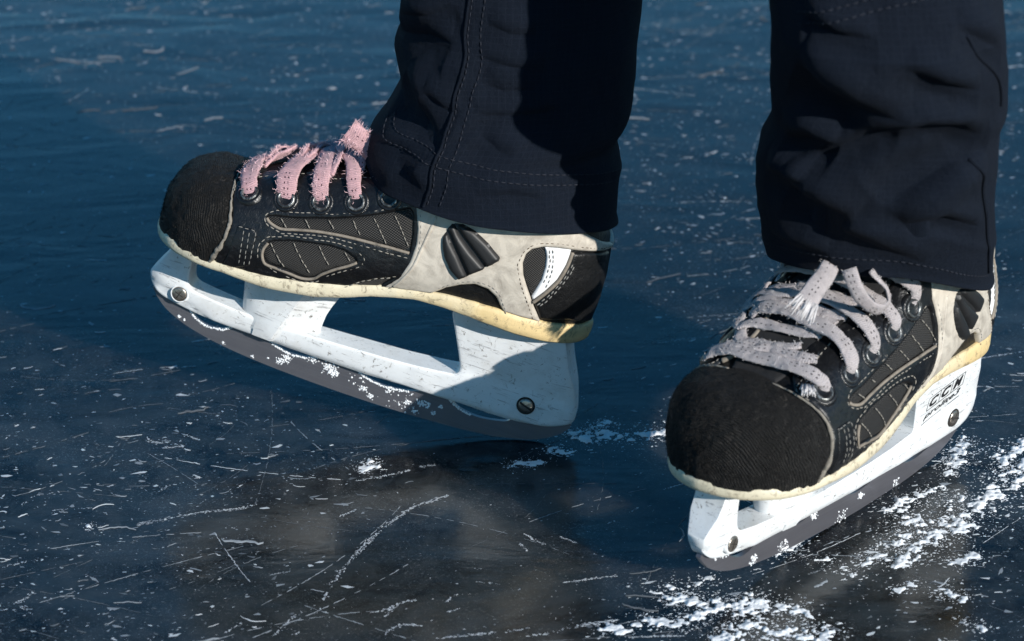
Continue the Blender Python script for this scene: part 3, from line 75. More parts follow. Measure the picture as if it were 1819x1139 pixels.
# ------------------------------------------------------------------ helpers
C = bpy.context.scene.collection
rng = np.random.default_rng(7)
random.seed(5)
MM = .001

def link(o, parent=None):
    C.objects.link(o)
    if parent is not None: o.parent = parent
    return o
def empty(name, label=None, cat=None, parent=None):
    o = bpy.data.objects.new(name, None); o.empty_display_size = .05
    link(o, parent)
    if label: o['label'] = label
    if cat: o['category'] = cat
    return o
class MB:
    """collects geometry for ONE mesh object"""
    def __init__(s): s.v=[]; s.f=[]; s.uv=[]; s.m=[]; s.n=0
    def add(s, V, F, UV=None, mi=0):
        V = np.asarray(V,float)
        s.v.append(V); s.uv.append(np.zeros((len(V),2)) if UV is None else np.asarray(UV,float))
        for f in F: s.f.append(tuple(int(i)+s.n for i in f)); s.m.append(mi)
        s.n += len(V)
    def build(s, name, mats, parent=None, smooth=True, warp=None, sharp=None):
        V = np.concatenate(s.v) if s.v else np.zeros((0,3)); UV = np.concatenate(s.uv)
        if warp is not None: V = warp(V)
        me = bpy.data.meshes.new(name)
        me.from_pydata(V.tolist(), [], s.f)
        if not isinstance(mats,(list,tuple)): mats=[mats]
        for m in mats: me.materials.append(m)
        if len(mats)>1: me.polygons.foreach_set('material_index', s.m)
        uvl = me.uv_layers.new(name='UVMap')
        idx = np.empty(len(me.loops), np.int32); me.loops.foreach_get('vertex_index', idx)
        uvl.data.foreach_set('uv', UV[idx].ravel())
        if smooth: me.polygons.foreach_set('use_smooth', [True]*len(me.polygons))
        me.update()
        if sharp: me.set_sharp_from_angle(angle=math.radians(sharp))
        return link(bpy.data.objects.new(name, me), parent)

def cr_open(P, n):
    P = np.asarray(P,float); d = np.linalg.norm(np.diff(P[:,:2],axis=0),axis=1); d=np.maximum(d,1e-6)
    T = np.concatenate([[0],np.cumsum(d)])
    if len(P)==2: return P[0]+(P[1]-P[0])*np.linspace(0,1,n)[:,None]
    return _cr(P, T, np.linspace(0,T[-1],n))
def cr_closed(P, n, k=.5):
    P = np.asarray(P,float); m=len(P)
    Q = np.concatenate([P[-3:],P,P[:3]])
    d = np.linalg.norm(np.diff(Q,axis=0),axis=1)**.8; T = np.concatenate([[0],np.cumsum(np.maximum(d,1e-6))])
    return _cr(Q, T, np.linspace(T[3],T[3+m],n,endpoint=False))
def mirror(st): return [(s,1-t)+tuple(r) for s,t,*r in st]
SU, SV = .300, .290                      # rough metres per unit of s and t
def inside(P, poly):
    x,y = P[:,0],P[:,1]; r = np.zeros(len(P),bool); q=np.roll(poly,1,axis=0)
    for (x1,y1),(x2,y2) in zip(poly,q):
        c = ((y1>y)!=(y2>y)); 
        with np.errstate(divide='ignore',invalid='ignore'): xx=(x2-x1)*(y-y1)/(y2-y1)+x1
        r ^= c&(x<xx)
    return r
def dist_to(P, L):
    """distance of points P (n,k) to densified loops L"""
    D = np.full(len(P),1e9)
    for i in range(0,len(L),400):
        D = np.minimum(D, np.linalg.norm(P[:,None]-L[None,i:i+400],axis=2).min(1))
    return D
def resample(loop, step):
    loop = np.asarray(loop); c = np.vstack([loop,loop[:1]]); d=np.linalg.norm(np.diff(c,axis=0),axis=1)
    T=np.concatenate([[0],np.cumsum(d)]); n=max(8,int(T[-1]/step))
    q=np.linspace(0,T[-1],n,endpoint=False)
    return np.stack([np.interp(q,T,c[:,k]) for k in range(2)],1)
def offset_loop(L, d):
    t = np.roll(L,-1,0)-np.roll(L,1,0); t/=np.maximum(np.linalg.norm(t,axis=1,keepdims=True),1e-9)
    a = .5*np.sum(L[:,0]*np.roll(L[:,1],-1)-np.roll(L[:,0],-1)*L[:,1])
    n = np.stack([-t[:,1],t[:,0]],1)*(1 if a>0 else -1)
    return L+n*d
def patch(mb, loops, h, r, base=0.0, step=.0024, smooth=None, mi=0, dome=0.0, bump=None, fine=True):
    """a piece of material lying on the boot: loops = outline and holes in (s,t); h thickness, r edge radius"""
    L2 = []
    for L in loops:
        A = np.array([(s*SU,t*SV) for s,t,*_ in L])
        if smooth: A = cr_closed(A, max(60,len(A)*8))
        L2.append(resample(A, .0011))
    pts=[]; edges=[]
    for L in L2:
        o=len(pts); pts+=L.tolist(); n=len(L); edges+=[(o+i,o+(i+1)%n) for i in range(n)]
    nb=len(pts)
    outer=L2[0]; allb=np.concatenate(L2)
    def keep(P, dmin):
        k = inside(P,outer)
        for H in L2[1:]: k &= ~inside(P,H)
        P=P[k]
        return P[dist_to(P,allb)>dmin] if len(P) else P
    extra=[]
    if fine:
        for w in (.35,.8,1.25):
            for i,L in enumerate(L2):
                Q=offset_loop(L, r*w*(1 if i==0 else -1)); Q=keep(Q, r*w*.82)
                if len(Q): extra.append(Q)
    lo=outer.min(0); hi=outer.max(0)
    gx,gy=np.meshgrid(np.arange(lo[0],hi[0],step),np.arange(lo[1],hi[1],step)); gx=gx+ (np.arange(gx.shape[0])%2)[:,None]*step*.5
    G=keep(np.stack([gx.ravel(),gy.ravel()],1), r*1.5 if fine else step*.5)
    if len(G): extra.append(G)
    P=np.concatenate([np.array(pts)]+extra) if extra else np.array(pts)
    vs,es,fs,ov,oe,of = delaunay_2d_cdt([Vector(p) for p in P.tolist()], edges, [], 0, 1e-7)
    V=np.array([(v.x,v.y) for v in vs]); F=np.array([f for f in fs if len(f)==3])
    cen=V[F].mean(1); k=inside(cen,outer)
    for H in L2[1:]: k&=~inside(cen,H)
    F=F[k]
    used=np.unique(F); rm=-np.ones(len(V),int); rm[used]=np.arange(len(used)); V=V[used]; F=rm[F]
    s=V[:,0]/SU; t=V[:,1]/SV
    P3,_=surf(s,t); B3,_=surf(allb[:,0]/SU, allb[:,1]/SV)
    D=dist_to(P3,B3)
    q=np.clip(D/r,0,1); e=np.sqrt(np.maximum(0,1-(1-q)**2))
    H=base+h*e
    if dome: H=H+dome*np.clip(D/.008,0,1)**.7
    edge=D<1e-6
    H=np.where(edge, base-.0004, H)
    if bump is not None: H=H+np.where(edge,0,bump(P3))
    Q,n=surf(s,t,H)
    # orient faces outward
    a=Q[F[:,0]];b=Q[F[:,1]];c=Q[F[:,2]]
    fl=(np.cross(b-a,c-a)*n[F[:,0]]).sum(1)<0
    F[fl]=F[fl][:,::-1]
    mb.add(Q,F.tolist(),V*1000,mi)
def tube(mb, P, r, k=6, closed=False, mi=0, r2=None):
    """tube along 3D polyline; r scalar or list"""
    P=np.asarray(P,float); n=len(P); r=np.broadcast_to(np.asarray(r,float),(n,))
    T=np.gradient(P,axis=0); T/=np.maximum(np.linalg.norm(T,axis=1,keepdims=True),1e-12)
    ref=np.array([0,0,1.]) if abs(T[0][2])<.9 else np.array([1.,0,0])
    u=np.cross(T[0],ref);u/=np.linalg.norm(u); V=[];UV=[];ln=0
    for i in range(n):
        u=u-T[i]*(u@T[i]); u/=max(np.linalg.norm(u),1e-12); w=np.cross(T[i],u)
        if i: ln+=np.linalg.norm(P[i]-P[i-1])
        for a in range(k):
            an=2*math.pi*a/k; V.append(P[i]+r[i]*(math.cos(an)*u+math.sin(an)*w)); UV.append((ln*1000,a/k*r[i]*6000))
    F=[(i*k+a,i*k+(a+1)%k,(i+1)*k+(a+1)%k,(i+1)*k+a) for i in range(n-1) for a in range(k)]
    if closed: F+=[((n-1)*k+a,(n-1)*k+(a+1)%k,(a+1)%k,a) for a in range(k)]
    else: F+=[tuple(range(k))[::-1],tuple((n-1)*k+a for a in range(k))]
    mb.add(V,F,UV,mi)
def on_surf(st, h, n=None, smooth=True):
    A=np.array([(a[0]*SU,a[1]*SV) for a in st]); 
    L=np.linalg.norm(np.diff(A,axis=0),axis=1).sum(); n=n or max(6,int(L/.0012))
    Q=cr_open(A,n) if smooth else A
    d=np.linalg.norm(np.diff(Q,axis=0),axis=1); T=np.concatenate([[0],np.cumsum(d)]); q=np.linspace(0,T[-1],n)
    Q=np.stack([np.interp(q,T,Q[:,k]) for k in range(2)],1)
    return surf(Q[:,0]/SU,Q[:,1]/SV,h)[0]
def stitches(mb, st, h, dash=.0026, gap=.0012, r=.00042, mi=0, jitter=.12):
    P=on_surf(st,h,n=400); d=np.linalg.norm(np.diff(P,axis=0),axis=1); T=np.concatenate([[0],np.cumsum(d)])
    x=.0005
    while x+dash<T[-1]:
        q=np.linspace(x,x+dash,5); S=np.stack([np.interp(q,T,P[:,k]) for k in range(3)],1)
        S+=rng.normal(0,jitter*r*4,3)
        tube(mb,S,[r*.45,r,r*1.05,r,r*.45],5,mi=mi)
        x+=dash*(1+rng.uniform(-.15,.15))+gap
def lathe(mb, prof, k, o, n, mi=0):
    """revolve (r,h) profile about axis n at o"""
    n=np.asarray(n,float)/np.linalg.norm(n); ref=np.array([0,0,1.]) if abs(n[2])<.9 else np.array([1.,0,0])
    u=np.cross(ref,n);u/=np.linalg.norm(u);w=np.cross(n,u); V=[];m=len(prof)
    for r,h in prof:
        for a in range(k):
            an=2*math.pi*a/k; V.append(o+n*h+r*(math.cos(an)*u+math.sin(an)*w))
    F=[(i*k+a,i*k+(a+1)%k,(i+1)*k+(a+1)%k,(i+1)*k+a) for i in range(m-1) for a in range(k)]
    if prof[-1][0]<1e-5: pass
    else: F.append(tuple((m-1)*k+a for a in range(k)))
    mb.add(V,F,None,mi)
# numpy noise
_perm=np.random.default_rng(3).random((64,64,64))
def vnoise(P):
    P=np.asarray(P,float); i=np.floor(P).astype(int); f=P-i; f=f*f*(3-2*f); r=0
    for a in (0,1):
        for b in (0,1):
            for c in (0,1):
                w=np.where(a,f[...,0],1-f[...,0])*np.where(b,f[...,1],1-f[...,1])*np.where(c,f[...,2],1-f[...,2])
                r=r+w*_perm[(i[...,0]+a)%64,(i[...,1]+b)%64,(i[...,2]+c)%64]
    return r*2-1
def fbm(P,o=4):
    P=np.asarray(P,float); r=0;a=1
    for k in range(o): r=r+a*vnoise(P*(2**k)+17.3*k); a*=.5
    return r
def hairs(mb, base, nrm, n, ln, r=.00012, mi=0, droop=.3, tang=.8):
    """loose fibres standing off a surface: base points (m,3) with normals"""
    k=rng.integers(0,len(base),n)
    for i in k:
        p=base[i]; d=nrm[i]+rng.normal(0,tang,3); d/=np.linalg.norm(d); L=ln*rng.uniform(.4,1.3)
        c=rng.normal(0,.8,3); c2=rng.normal(0,.9,3)
        a=p-d*L*.1; b=a+d*L*.45; d2=d+c*.8; d2/=np.linalg.norm(d2); e=b+d2*L*.35; d3=d2+c2; d3/=np.linalg.norm(d3); f=e+d3*L*.35
        s=np.cross(d,rng.normal(0,1,3)); s/=np.linalg.norm(s); s*=r
        mb.add([a-s,a+s,b+s*.9,b-s*.9,e+s*.7,e-s*.7,f],[(0,1,2,3),(3,2,4,5),(5,4,6)],None,mi)

# ------------------------------------------------------------------ materials
def mat(name):
    m=bpy.data.materials.new(name); m.use_nodes=True; nt=m.node_tree
    for n in list(nt.nodes): nt.nodes.remove(n)
    out=nt.nodes.new('ShaderNodeOutputMaterial'); b=nt.nodes.new('ShaderNodeBsdfPrincipled')
    nt.links.new(b.outputs[0],out.inputs[0]); return m,nt,b
class N:
    def __init__(s,nt): s.nt=nt
    def __call__(s,t,**kw):
        n=s.nt.nodes.new(t)
        for k,v in kw.items():
            if k in n.inputs.keys():
                if isinstance(v,bpy.types.NodeSocket): s.nt.links.new(v,n.inputs[k])
                else: n.inputs[k].default_value=v
            else: setattr(n,k,v)
        return n
    def link(s,a,b): s.nt.links.new(a,b)
    def noise(s,vec,scale,detail=4,rough=.55,dist=0):
        n=s('ShaderNodeTexNoise',Scale=scale,Detail=detail,Roughness=rough,Distortion=dist)
        s.link(vec,n.inputs['Vector']); return n.outputs['Fac']
    def ramp(s,f,stops):
        n=s('ShaderNodeValToRGB'); s.link(f,n.inputs[0]); e=n.color_ramp.elements
        while len(e)<len(stops): e.new(.5)
        for k,(p,c) in enumerate(stops):
            e[k].position=p; e[k].color=(c,c,c,1) if not hasattr(c,'__len__') else (*c,1)
        return n.outputs['Color']
    def mix(s,f,a,b,mode='MIX'):
        n=s('ShaderNodeMix',data_type='RGBA',blend_type=mode)
        for k,v in ((0,f),(6,a),(7,b)):
            if isinstance(v,bpy.types.NodeSocket): s.link(v,n.inputs[k])
            elif k==0: n.inputs[0].default_value=v
            else: n.inputs[k].default_value=(*v,1)
        return n.outputs[2]
    def math(s,op,a,b=0.,c=0.,clamp=False):
        n=s('ShaderNodeMath',operation=op,use_clamp=clamp)
        for k,v in enumerate((a,b,c)):
            if isinstance(v,bpy.types.NodeSocket): s.link(v,n.inputs[k])
            else: n.inputs[k].default_value=v
        return n.outputs[0]
    def bump(s,h,strength,dist=.001,prev=None):
        n=s('ShaderNodeBump',Strength=strength,Distance=dist); s.link(h,n.inputs['Height'])
        if prev is not None: s.link(prev,n.inputs['Normal'])
        return n.outputs[0]
def coords(nt): return nt.nodes.new('ShaderNodeTexCoord')

def leather(name,col=(.0065,.0068,.0078),rough=.30,scuff=(.10,.10,.105)):
    m,nt,b=mat(name); n=N(nt); tc=coords(nt); o=tc.outputs['Object']
    big=n.noise(o,60,5,.6); fine=n.noise(o,900,3,.6); mid=n.noise(o,260,4,.65,.6)
    sc=n.ramp(n.noise(o,150,8,.75,1.2),[(.55,0),(.75,1)])
    c=n.mix(n.math('MULTIPLY',sc,.22),col,scuff)
    n.link(c,b.inputs['Base Color'])
    n.link(n.math('MULTIPLY_ADD',mid,.35,rough-.15),b.inputs['Roughness'])
    b.inputs['Specular IOR Level'].default_value=.42
    v=n('ShaderNodeTexVoronoi',Scale=750.,feature='DISTANCE_TO_EDGE'); n.link(o,v.inputs['Vector'])
    bp=n.bump(n.ramp(v.outputs['Distance'],[(0,0),(.25,1)]),.12,.0004)
    bp=n.bump(mid,.35,.0012,bp); bp=n.bump(big,.4,.003,bp)
    n.link(bp,b.inputs['Normal']); return m
def simple(name,col,rough=.5,metal=0,spec=.5,nscale=200,nbump=.2,ndist=.0006,var=.25,dark=None,dscale=90,dlo=.58,dhi=.72,damt=.6):
    m,nt,b=mat(name); n=N(nt); o=coords(nt).outputs['Object']
    f=n.noise(o,nscale*.35,5,.6)
    c=n.mix(f,tuple(x*(1-var) for x in col),tuple(min(1,x*(1+var)) for x in col))
    if dark is not None:
        d=n.ramp(n.noise(o,dscale,9,.72,1.0),[(dlo,0),(dhi,1)])
        c=n.mix(n.math('MULTIPLY',d,damt),c,dark)
    n.link(c,b.inputs['Base Color']); b.inputs['Roughness'].default_value=rough; b.inputs['Metallic'].default_value=metal
    b.inputs['Specular IOR Level'].default_value=spec
    n.link(n.bump(n.noise(o,nscale,5,.65),nbump,ndist),b.inputs['Normal']); return m
def textile(name,a=(.005,.005,.0055),bb=(.062,.058,.052),pitch=1.7,rough=.6):
    """coarse woven nylon; UV in mm"""
    m,nt,b=mat(name); n=N(nt); tc=coords(nt); sep=n('ShaderNodeSeparateXYZ'); n.link(tc.outputs['UV'],sep.inputs[0])
    k=2*math.pi/pitch
    ax=n.math('SINE',n.math('MULTIPLY',n.math('ADD',sep.outputs[0],n.math('MULTIPLY',sep.outputs[1],.35)),k))
    ay=n.math('SINE',n.math('MULTIPLY',n.math('SUBTRACT',sep.outputs[1],n.math('MULTIPLY',sep.outputs[0],.1)),k*.9))
    w=n.math('MULTIPLY',ax,ay)
    h=n.math('MULTIPLY_ADD',w,.5,.5)
    c=n.mix(n.ramp(h,[(.60,0),(.92,1)]),a,bb)
    o=tc.outputs['Object']; c=n.mix(n.math('MULTIPLY',n.noise(o,120,4),.55),c,(.012,.011,.010))
    n.link(c,b.inputs['Base Color']); b.inputs['Roughness'].default_value=rough
    n.link(n.bump(h,.9,.0006),b.inputs['Normal']); return m
M={}
M['leather']=leather('black_leather')
M['leather_soft']=leather('black_counter_leather',(.006,.0062,.0066),.36,(.05,.05,.05))
M['textile']=textile('woven_nylon')
M['tongue']=simple('tongue_felt',(.010,.010,.011),.85,nscale=500,nbump=.6)
# toe cap: felted, faintly ribbed cloth
def felt():
    m,nt,b=mat('toe_felt'); n=N(nt); tc=coords(nt); o=tc.outputs['Object']; uv=tc.outputs['UV']
    sep=n('ShaderNodeSeparateXYZ'); n.link(uv,sep.inputs[0])
    rib=n.math('SINE',n.math('MULTIPLY',n.math('ADD',n.math('ADD',sep.outputs[0],n.math('MULTIPLY',sep.outputs[1],.16)),n.math('MULTIPLY',n.noise(o,45,4),7.0)),2*math.pi/1.5))
    worn=n.ramp(n.noise(o,38,6,.7,.8),[(.34,0),(.58,1)])
    fz=n.noise(o,1400,4,.7)
    c=n.mix(fz,(.0015,.0015,.0015),(.010,.0095,.009)); c=n.mix(n.math('MULTIPLY',n.math('MULTIPLY_ADD',rib,.5,.5),n.math('MULTIPLY_ADD',worn,-.75,.75)),c,(.022,.0215,.021)); c=n.mix(n.math('MULTIPLY',worn,.6),c,(.0045,.0043,.0041))
    c=n.mix(n.math('MULTIPLY',n.ramp(n.noise(o,260,6,.75,1.5),[(.55,0),(.68,1)]),.8),c,(.046,.042,.038))
    n.link(c,b.inputs['Base Color']); b.inputs['Roughness'].default_value=.66; b.inputs['Specular IOR Level'].default_value=.2
    b.inputs['Sheen Weight'].default_value=.02; b.inputs['Sheen Roughness'].default_value=.4
    h=n.math('ADD',n.math('MULTIPLY',rib,n.math('MULTIPLY_ADD',worn,-.62,.68)),n.math('MULTIPLY',fz,2.2))
    bp=n.bump(h,.8,.0007); bp=n.bump(n.noise(o,110,5,.6),.7,.003,bp); n.link(bp,b.inputs['Normal']); return m
M['felt']=felt()
M['fuzz']=simple('black_fibres',(.012,.0115,.011),.9,spec=.1,nbump=0)
def cream():
    m,nt,b=mat('cream_sole_rubber'); n=N(nt); o=coords(nt).outputs['Object']; sep=n('ShaderNodeSeparateXYZ'); n.link(o,sep.inputs[0])
    f=n.math('ADD',n.math('MULTIPLY',sep.outputs[0],-9.),n.math('MULTIPLY',n.noise(o,25,4),.9)); y=n.ramp(f,[(.55,0),(1.0,1)])
    c=n.mix(n.noise(o,50,5),(.56,.50,.36),(.66,.60,.45)); c=n.mix(y,c,(.64,.49,.25))
    d=n.ramp(n.noise(o,130,9,.74,1.2),[(.53,0),(.66,1)]); c=n.mix(n.math('MULTIPLY',d,.85),c,(.15,.115,.08))
    d2=n.ramp(n.noise(o,420,5,.7),[(.62,0),(.68,1)]); c=n.mix(n.math('MULTIPLY',d2,.7),c,(.10,.08,.06))
    n.link(c,b.inputs['Base Color']); b.inputs['Roughness'].default_value=.5
    n.link(n.bump(n.noise(o,300,5,.65),.4,.0008,n.bump(d,-.3,.0008)),b.inputs['Normal']); return m
M['cream']=cream()
M['white_leather']=simple('worn_white_leather',(.53,.485,.415),.45,nscale=130,nbump=.35,ndist=.001,var=.10,dark=(.17,.145,.12),dscale=62,dlo=.44,dhi=.74,damt=.75)
M['white_patch']=simple('white_vinyl',(.74,.75,.76),.35,nscale=120,nbump=.15,var=.05,dark=(.4,.38,.36),dscale=120,dlo=.62,dhi=.75)
M['rubber']=simple('black_rubber_insert',(.012,.0125,.0135),.52,nscale=300,nbump=.12,var=.3,dark=(.05,.05,.05),dscale=120,dlo=.6,dhi=.8,damt=.4)
def plastic():
    m,nt,b=mat('white_holder_plastic'); n=N(nt); tc=coords(nt); o=tc.outputs['Object']
    mp=n('ShaderNodeMapping'); n.link(o,mp.inputs[0]); mp.inputs['Scale'].default_value=(1,1,.45)
    blot=n.ramp(n.noise(o,150,9,.78,1.6),[(.585,0),(.635,1)])
    st=n('ShaderNodeMapping'); n.link(o,st.inputs[0]); st.inputs['Rotation'].default_value=(0,.5,0); st.inputs['Scale'].default_value=(18,40,190)
    scr=n.ramp(n.noise(st.outputs[0],2.6,6,.7,.4),[(.59,0),(.64,1)])
    c=n.mix(n.noise(o,40,4),(.66,.69,.71),(.76,.775,.785))
    c=n.mix(n.math('MULTIPLY',blot,.95),c,(.12,.105,.09)); c=n.mix(n.math('MULTIPLY',n.ramp(n.noise(o,48,6,.7),[(.48,0),(.74,1)]),.42),c,(.42,.40,.36)); c=n.mix(n.math('MULTIPLY',scr,.75),c,(.25,.25,.26))
    n.link(c,b.inputs['Base Color']); n.link(n.math('MULTIPLY_ADD',n.noise(o,90,4),.25,.22),b.inputs['Roughness'])
    b.inputs['Subsurface Weight'].default_value=.0
    bp=n.bump(scr,.25,.0006); bp=n.bump(n.noise(o,60,4),.12,.003,bp); n.link(bp,b.inputs['Normal']); return m
M['plastic']=plastic()
def steel():
    m,nt,b=mat('runner_steel'); n=N(nt); o=coords(nt).outputs['Object']
    mp=n('ShaderNodeMapping'); n.link(o,mp.inputs[0]); mp.inputs['Scale'].default_value=(8,60,700)
    f=n.noise(mp.outputs[0],1.0,5,.6)
    n.link(n.mix(f,(.13,.13,.148),(.20,.197,.215)),b.inputs['Base Color']); b.inputs['Metallic'].default_value=.62
    n.link(n.math('MULTIPLY_ADD',n.noise(o,150,5),.2,.24),b.inputs['Roughness'])
    n.link(n.bump(f,.2,.0004),b.inputs['Normal']); return m
M['steel']=steel()
M['screw']=simple('screw_metal',(.34,.30,.26),.32,metal=.85,nscale=400,nbump=.3,dark=(.05,.035,.025),dscale=220,dlo=.52,dhi=.66,damt=.7)
M['screw_dark']=simple('dark_recess',(.02,.018,.016),.8)
M['rust']=simple('rusty_screw',(.11,.065,.04),.6,metal=.4,nscale=400,nbump=.4)
M['eyelet']=simple('eyelet_metal',(.05,.053,.055),.30,metal=.6,nscale=400,nbump=.25,dark=(.42,.43,.42),dscale=230,dlo=.50,dhi=.62,damt=.7)
M['hole']=simple('eyelet_hole',(.003,.003,.003),.9)
M['stitch']=simple('pale_thread',(.27,.25,.215),.8,nscale=900,nbump=.4,var=.35)
M['stitch_dim']=simple('grey_thread',(.20,.195,.18),.8,nscale=900,nbump=.4,var=.4)
M['stitch_brown']=simple('brown_thread',(.085,.055,.032),.8,nscale=900,nbump=.4,var=.4)
M['piping']=simple('worn_tan_piping',(.21,.18,.145),.7,nscale=300,nbump=.5,var=.35,dark=(.03,.028,.025),dscale=160,dlo=.5,dhi=.7)
M['binding']=simple('frayed_grey_binding',(.21,.19,.16),.85,nscale=500,nbump=.8,var=.4,dark=(.04,.035,.03),dscale=200,dlo=.5,dhi=.68)
M['ink']=simple('black_print',(.015,.015,.016),.5,nbump=0)
def lace_mat(name,col,fleck):
    m,nt,b=mat(name); n=N(nt); tc=coords(nt); uv=tc.outputs['UV']; o=tc.outputs['Object']
    sep=n('ShaderNodeSeparateXYZ'); n.link(uv,sep.inputs[0]); u,v=sep.outputs[0],sep.outputs[1]
    k=2*math.pi/1.3
    w=n.math('SINE',n.math('MULTIPLY',n.math('ADD',u,n.math('ABSOLUTE',v)),k)); w2=n.math('SINE',n.math('MULTIPLY',v,2*math.pi/1.05))
    h=n.math('MULTIPLY_ADD',n.math('MULTIPLY',w,w2),.5,.5)
    c=n.mix(h,tuple(x*.72 for x in col),col); c=n.mix(n.math('MULTIPLY',n.ramp(n.noise(o,170,6,.7),[(.45,0),(.75,1)]),.55),c,tuple(x*.45 for x in col))
    # rows of dark flecks
    fu=n.math('FRACT',n.math('DIVIDE',u,3.4)); on=n.math('LESS_THAN',fu,.36)
    r1=n.math('LESS_THAN',n.math('ABSOLUTE',n.math('SUBTRACT',n.math('ABSOLUTE',v),1.1)),.38)
    fl=n.math('MULTIPLY',on,r1); fl=n.math('MULTIPLY',fl,n.ramp(n.noise(o,150,2),[(.48,0),(.54,1)]))
    c=n.mix(fl,c,fleck); n.link(c,b.inputs['Base Color'])
    b.inputs['Roughness'].default_value=.9; b.inputs['Specular IOR Level'].default_value=.15; b.inputs['Sheen Weight'].default_value=.15
    n.link(n.bump(h,.8,.0006,n.bump(n.noise(o,700,4,.7),.6,.0008)),b.inputs['Normal']); return m
M['pink']=lace_mat('pink_lace_cotton',(.70,.43,.46),(.05,.02,.03))
M['grey']=lace_mat('grey_lace_cotton',(.56,.51,.515),(.015,.015,.018))
M['pink_fuzz']=simple('pink_fibres',(.78,.54,.57),.9,spec=.1,nbump=0)
M['grey_fuzz']=simple('grey_fibres',(.60,.58,.58),.9,spec=.1,nbump=0)
M['brown_cloth']=simple('brown_tab_cloth',(.10,.085,.07),.9,nscale=500,nbump=.7,var=.4)
M['snow']=None
def snow(name,col=(.82,.85,.88),rough=.75):
    m,nt,b=mat(name); n=N(nt); o=coords(nt).outputs['Object']
    n.link(n.mix(n.noise(o,400,4),tuple(x*.85 for x in col),col),b.inputs['Base Color'])
    b.inputs['Roughness'].default_value=rough
    n.link(n.bump(n.noise(o,900,4,.7),.6,.001),b.inputs['Normal']); return m
M['snow']=snow('crumbly_snow')
# ------------------------------------------------------------------ the ice skate
def warp_for(medial):
    def w(V):
        V=V.copy(); y=V[:,1]; x=V[:,0]; z=V[:,2]
        k=np.clip((x-.05)/.04,0,1)*(y<0); V[:,1]=np.where(k>0,y*(1-.13*k),y)
        if medial:                                   # the outer side of this boot is cut a little lower
            g=np.clip((z-.085)/.03,0,1)*np.clip(1-np.abs(x-.062)/.062,0,1)**.7
            V[:,2]=np.where(y<0, z+.33*y*g, z)
        else:                                            # this boot stands a little more upright at the heel
            q=np.clip((z-.108)/.045,0,1)*np.clip((-x-.05)/.06,0,1); V[:,0]+=.009*q; V[:,1]-=.004*q
        return V
    return w
SOLE_X=[-.130,-.107,-.081,-.051,-.023,.011,.037,.066,.095,.118,.130,.150]
SOLE_T=[.012,.012,.0115,.009,.0062,.0072,.0092,.0078,.0048,.0052,.0060,.0066]
def outsole(mb):
    k=np.arange(0,NS+1,2); L=GRID[k,0].copy(); Rr=GRID[k,-1].copy()
    loop=np.concatenate([L,Rr[-2:0:-1]]); n=len(loop)
    # smooth normals in plan
    t=np.roll(loop,-1,0)-np.roll(loop,1,0); nn=np.stack([-t[:,1],t[:,0]],1); nn/=np.maximum(np.linalg.norm(nn,axis=1,keepdims=True),1e-9)
    cen=loop[:,:2]-np.array([0.01,0]); 
    if (nn*cen).sum()<0: nn=-nn
    th=np.interp(loop[:,0],SOLE_X,SOLE_T)
    wob=fbm(np.concatenate([loop[:,:2]*55,np.zeros((n,1))],1),4); wob2=fbm(np.concatenate([loop[:,:2]*160+9,np.zeros((n,1))],1),3)
    prof=[(-.006,.0005),(.0012,.0015),(.0022,.0008),(.0027,-.25),(.0027,-.6),(.0021,-.9),(.0008,-1.0),(-.006,-1.0)]
    rows=[]
    for o,h in prof:
        z=loop[:,2]+np.where(h>=0,h,h*th)
        oo=o+(wob*.0003+wob2*.0003 if o>0 else 0)
        z=z+(wob2*.0003+wob*.0002 if o>0 else 0)
        rows.append(np.stack([loop[:,0]+nn[:,0]*oo,loop[:,1]+nn[:,1]*oo,z],1))
    V=np.concatenate(rows); F=[]
    for r in range(len(prof)-1):
        for i in range(n):
            j=(i+1)%n; F.append((r*n+i,r*n+j,(r+1)*n+j,(r+1)*n+i))
    b=(len(prof)-1)*n; m=len(L)
    for i in range(m-1):
        ri=(n-i)%n; rj=(n-i-1)%n if i<m-2 else m-1
        if i==0: F.append((b,b+1,b+rj))
        elif i==m-2: F.append((b+i,b+i+1,b+ri))
        else: F.append((b+i,b+i+1,b+rj,b+ri))
    mb.add(V,F)
H_BOT=[(146.6,36),(144.6,31),(137.3,25.6),(121.3,22.2),(101.5,20.2),(81,19.8),(61,19.8),(38,19.8),(0,20.3),(-30,21.6),(-58,22.6),(-90,23),(-109,24.7),(-125,28.6),(-134.0,32.6),(-137.2,35.5),(-137.8,41),(-132,58),(-124.5,72.3),(-116.5,91),(-114,95),(-44,96),(20,88),(70,75),(132,73),(136.5,60),(146.8,40)]
H_WIN=[(121.0,71.5),(122.2,56),(121.8,46.8),(120.6,40.5),(118,37.6),(111.6,36.3),(101.2,35.2),(88,34.2),(60,33.4),(34.6,34.6),(0.8,36.6),(-27,38.6),(-54,42.0),(-58.2,43.2),(-59.6,46.0),(-56.6,54.8),(-50.5,69.5),(-44.5,82.8),(-42.5,90.0),(-20,90.5),(20,83),(60,73.6),(100,71)]
def half_thick(x,z):
    """half width of the blade holder at a point of its side profile"""
    low=np.interp(x,[-.14,-.12,-.05,.1,.15],[.034,.026,.022,.020,.035])
    led=np.interp(x,[-.14,-.06,0,.12,.15],[.045,.043,.037,.037,.042])
    f=np.clip((z-low)/np.maximum(led-low,.001),0,1)
    y=.0072+.0042*f**.45
    up=np.clip((z-led)/.05,0,1); rear=np.clip((-.03-x)/.02,0,1)
    y=y+up*(.0105*rear+.003*(1-rear))-.0012*np.clip((z-led)/.004,0,1)*rear
    y=y*np.interp(x,[-.1385,-.134,-.126,0,.140,.1475],[.62,.85,1,1,.85,.50])
    return y
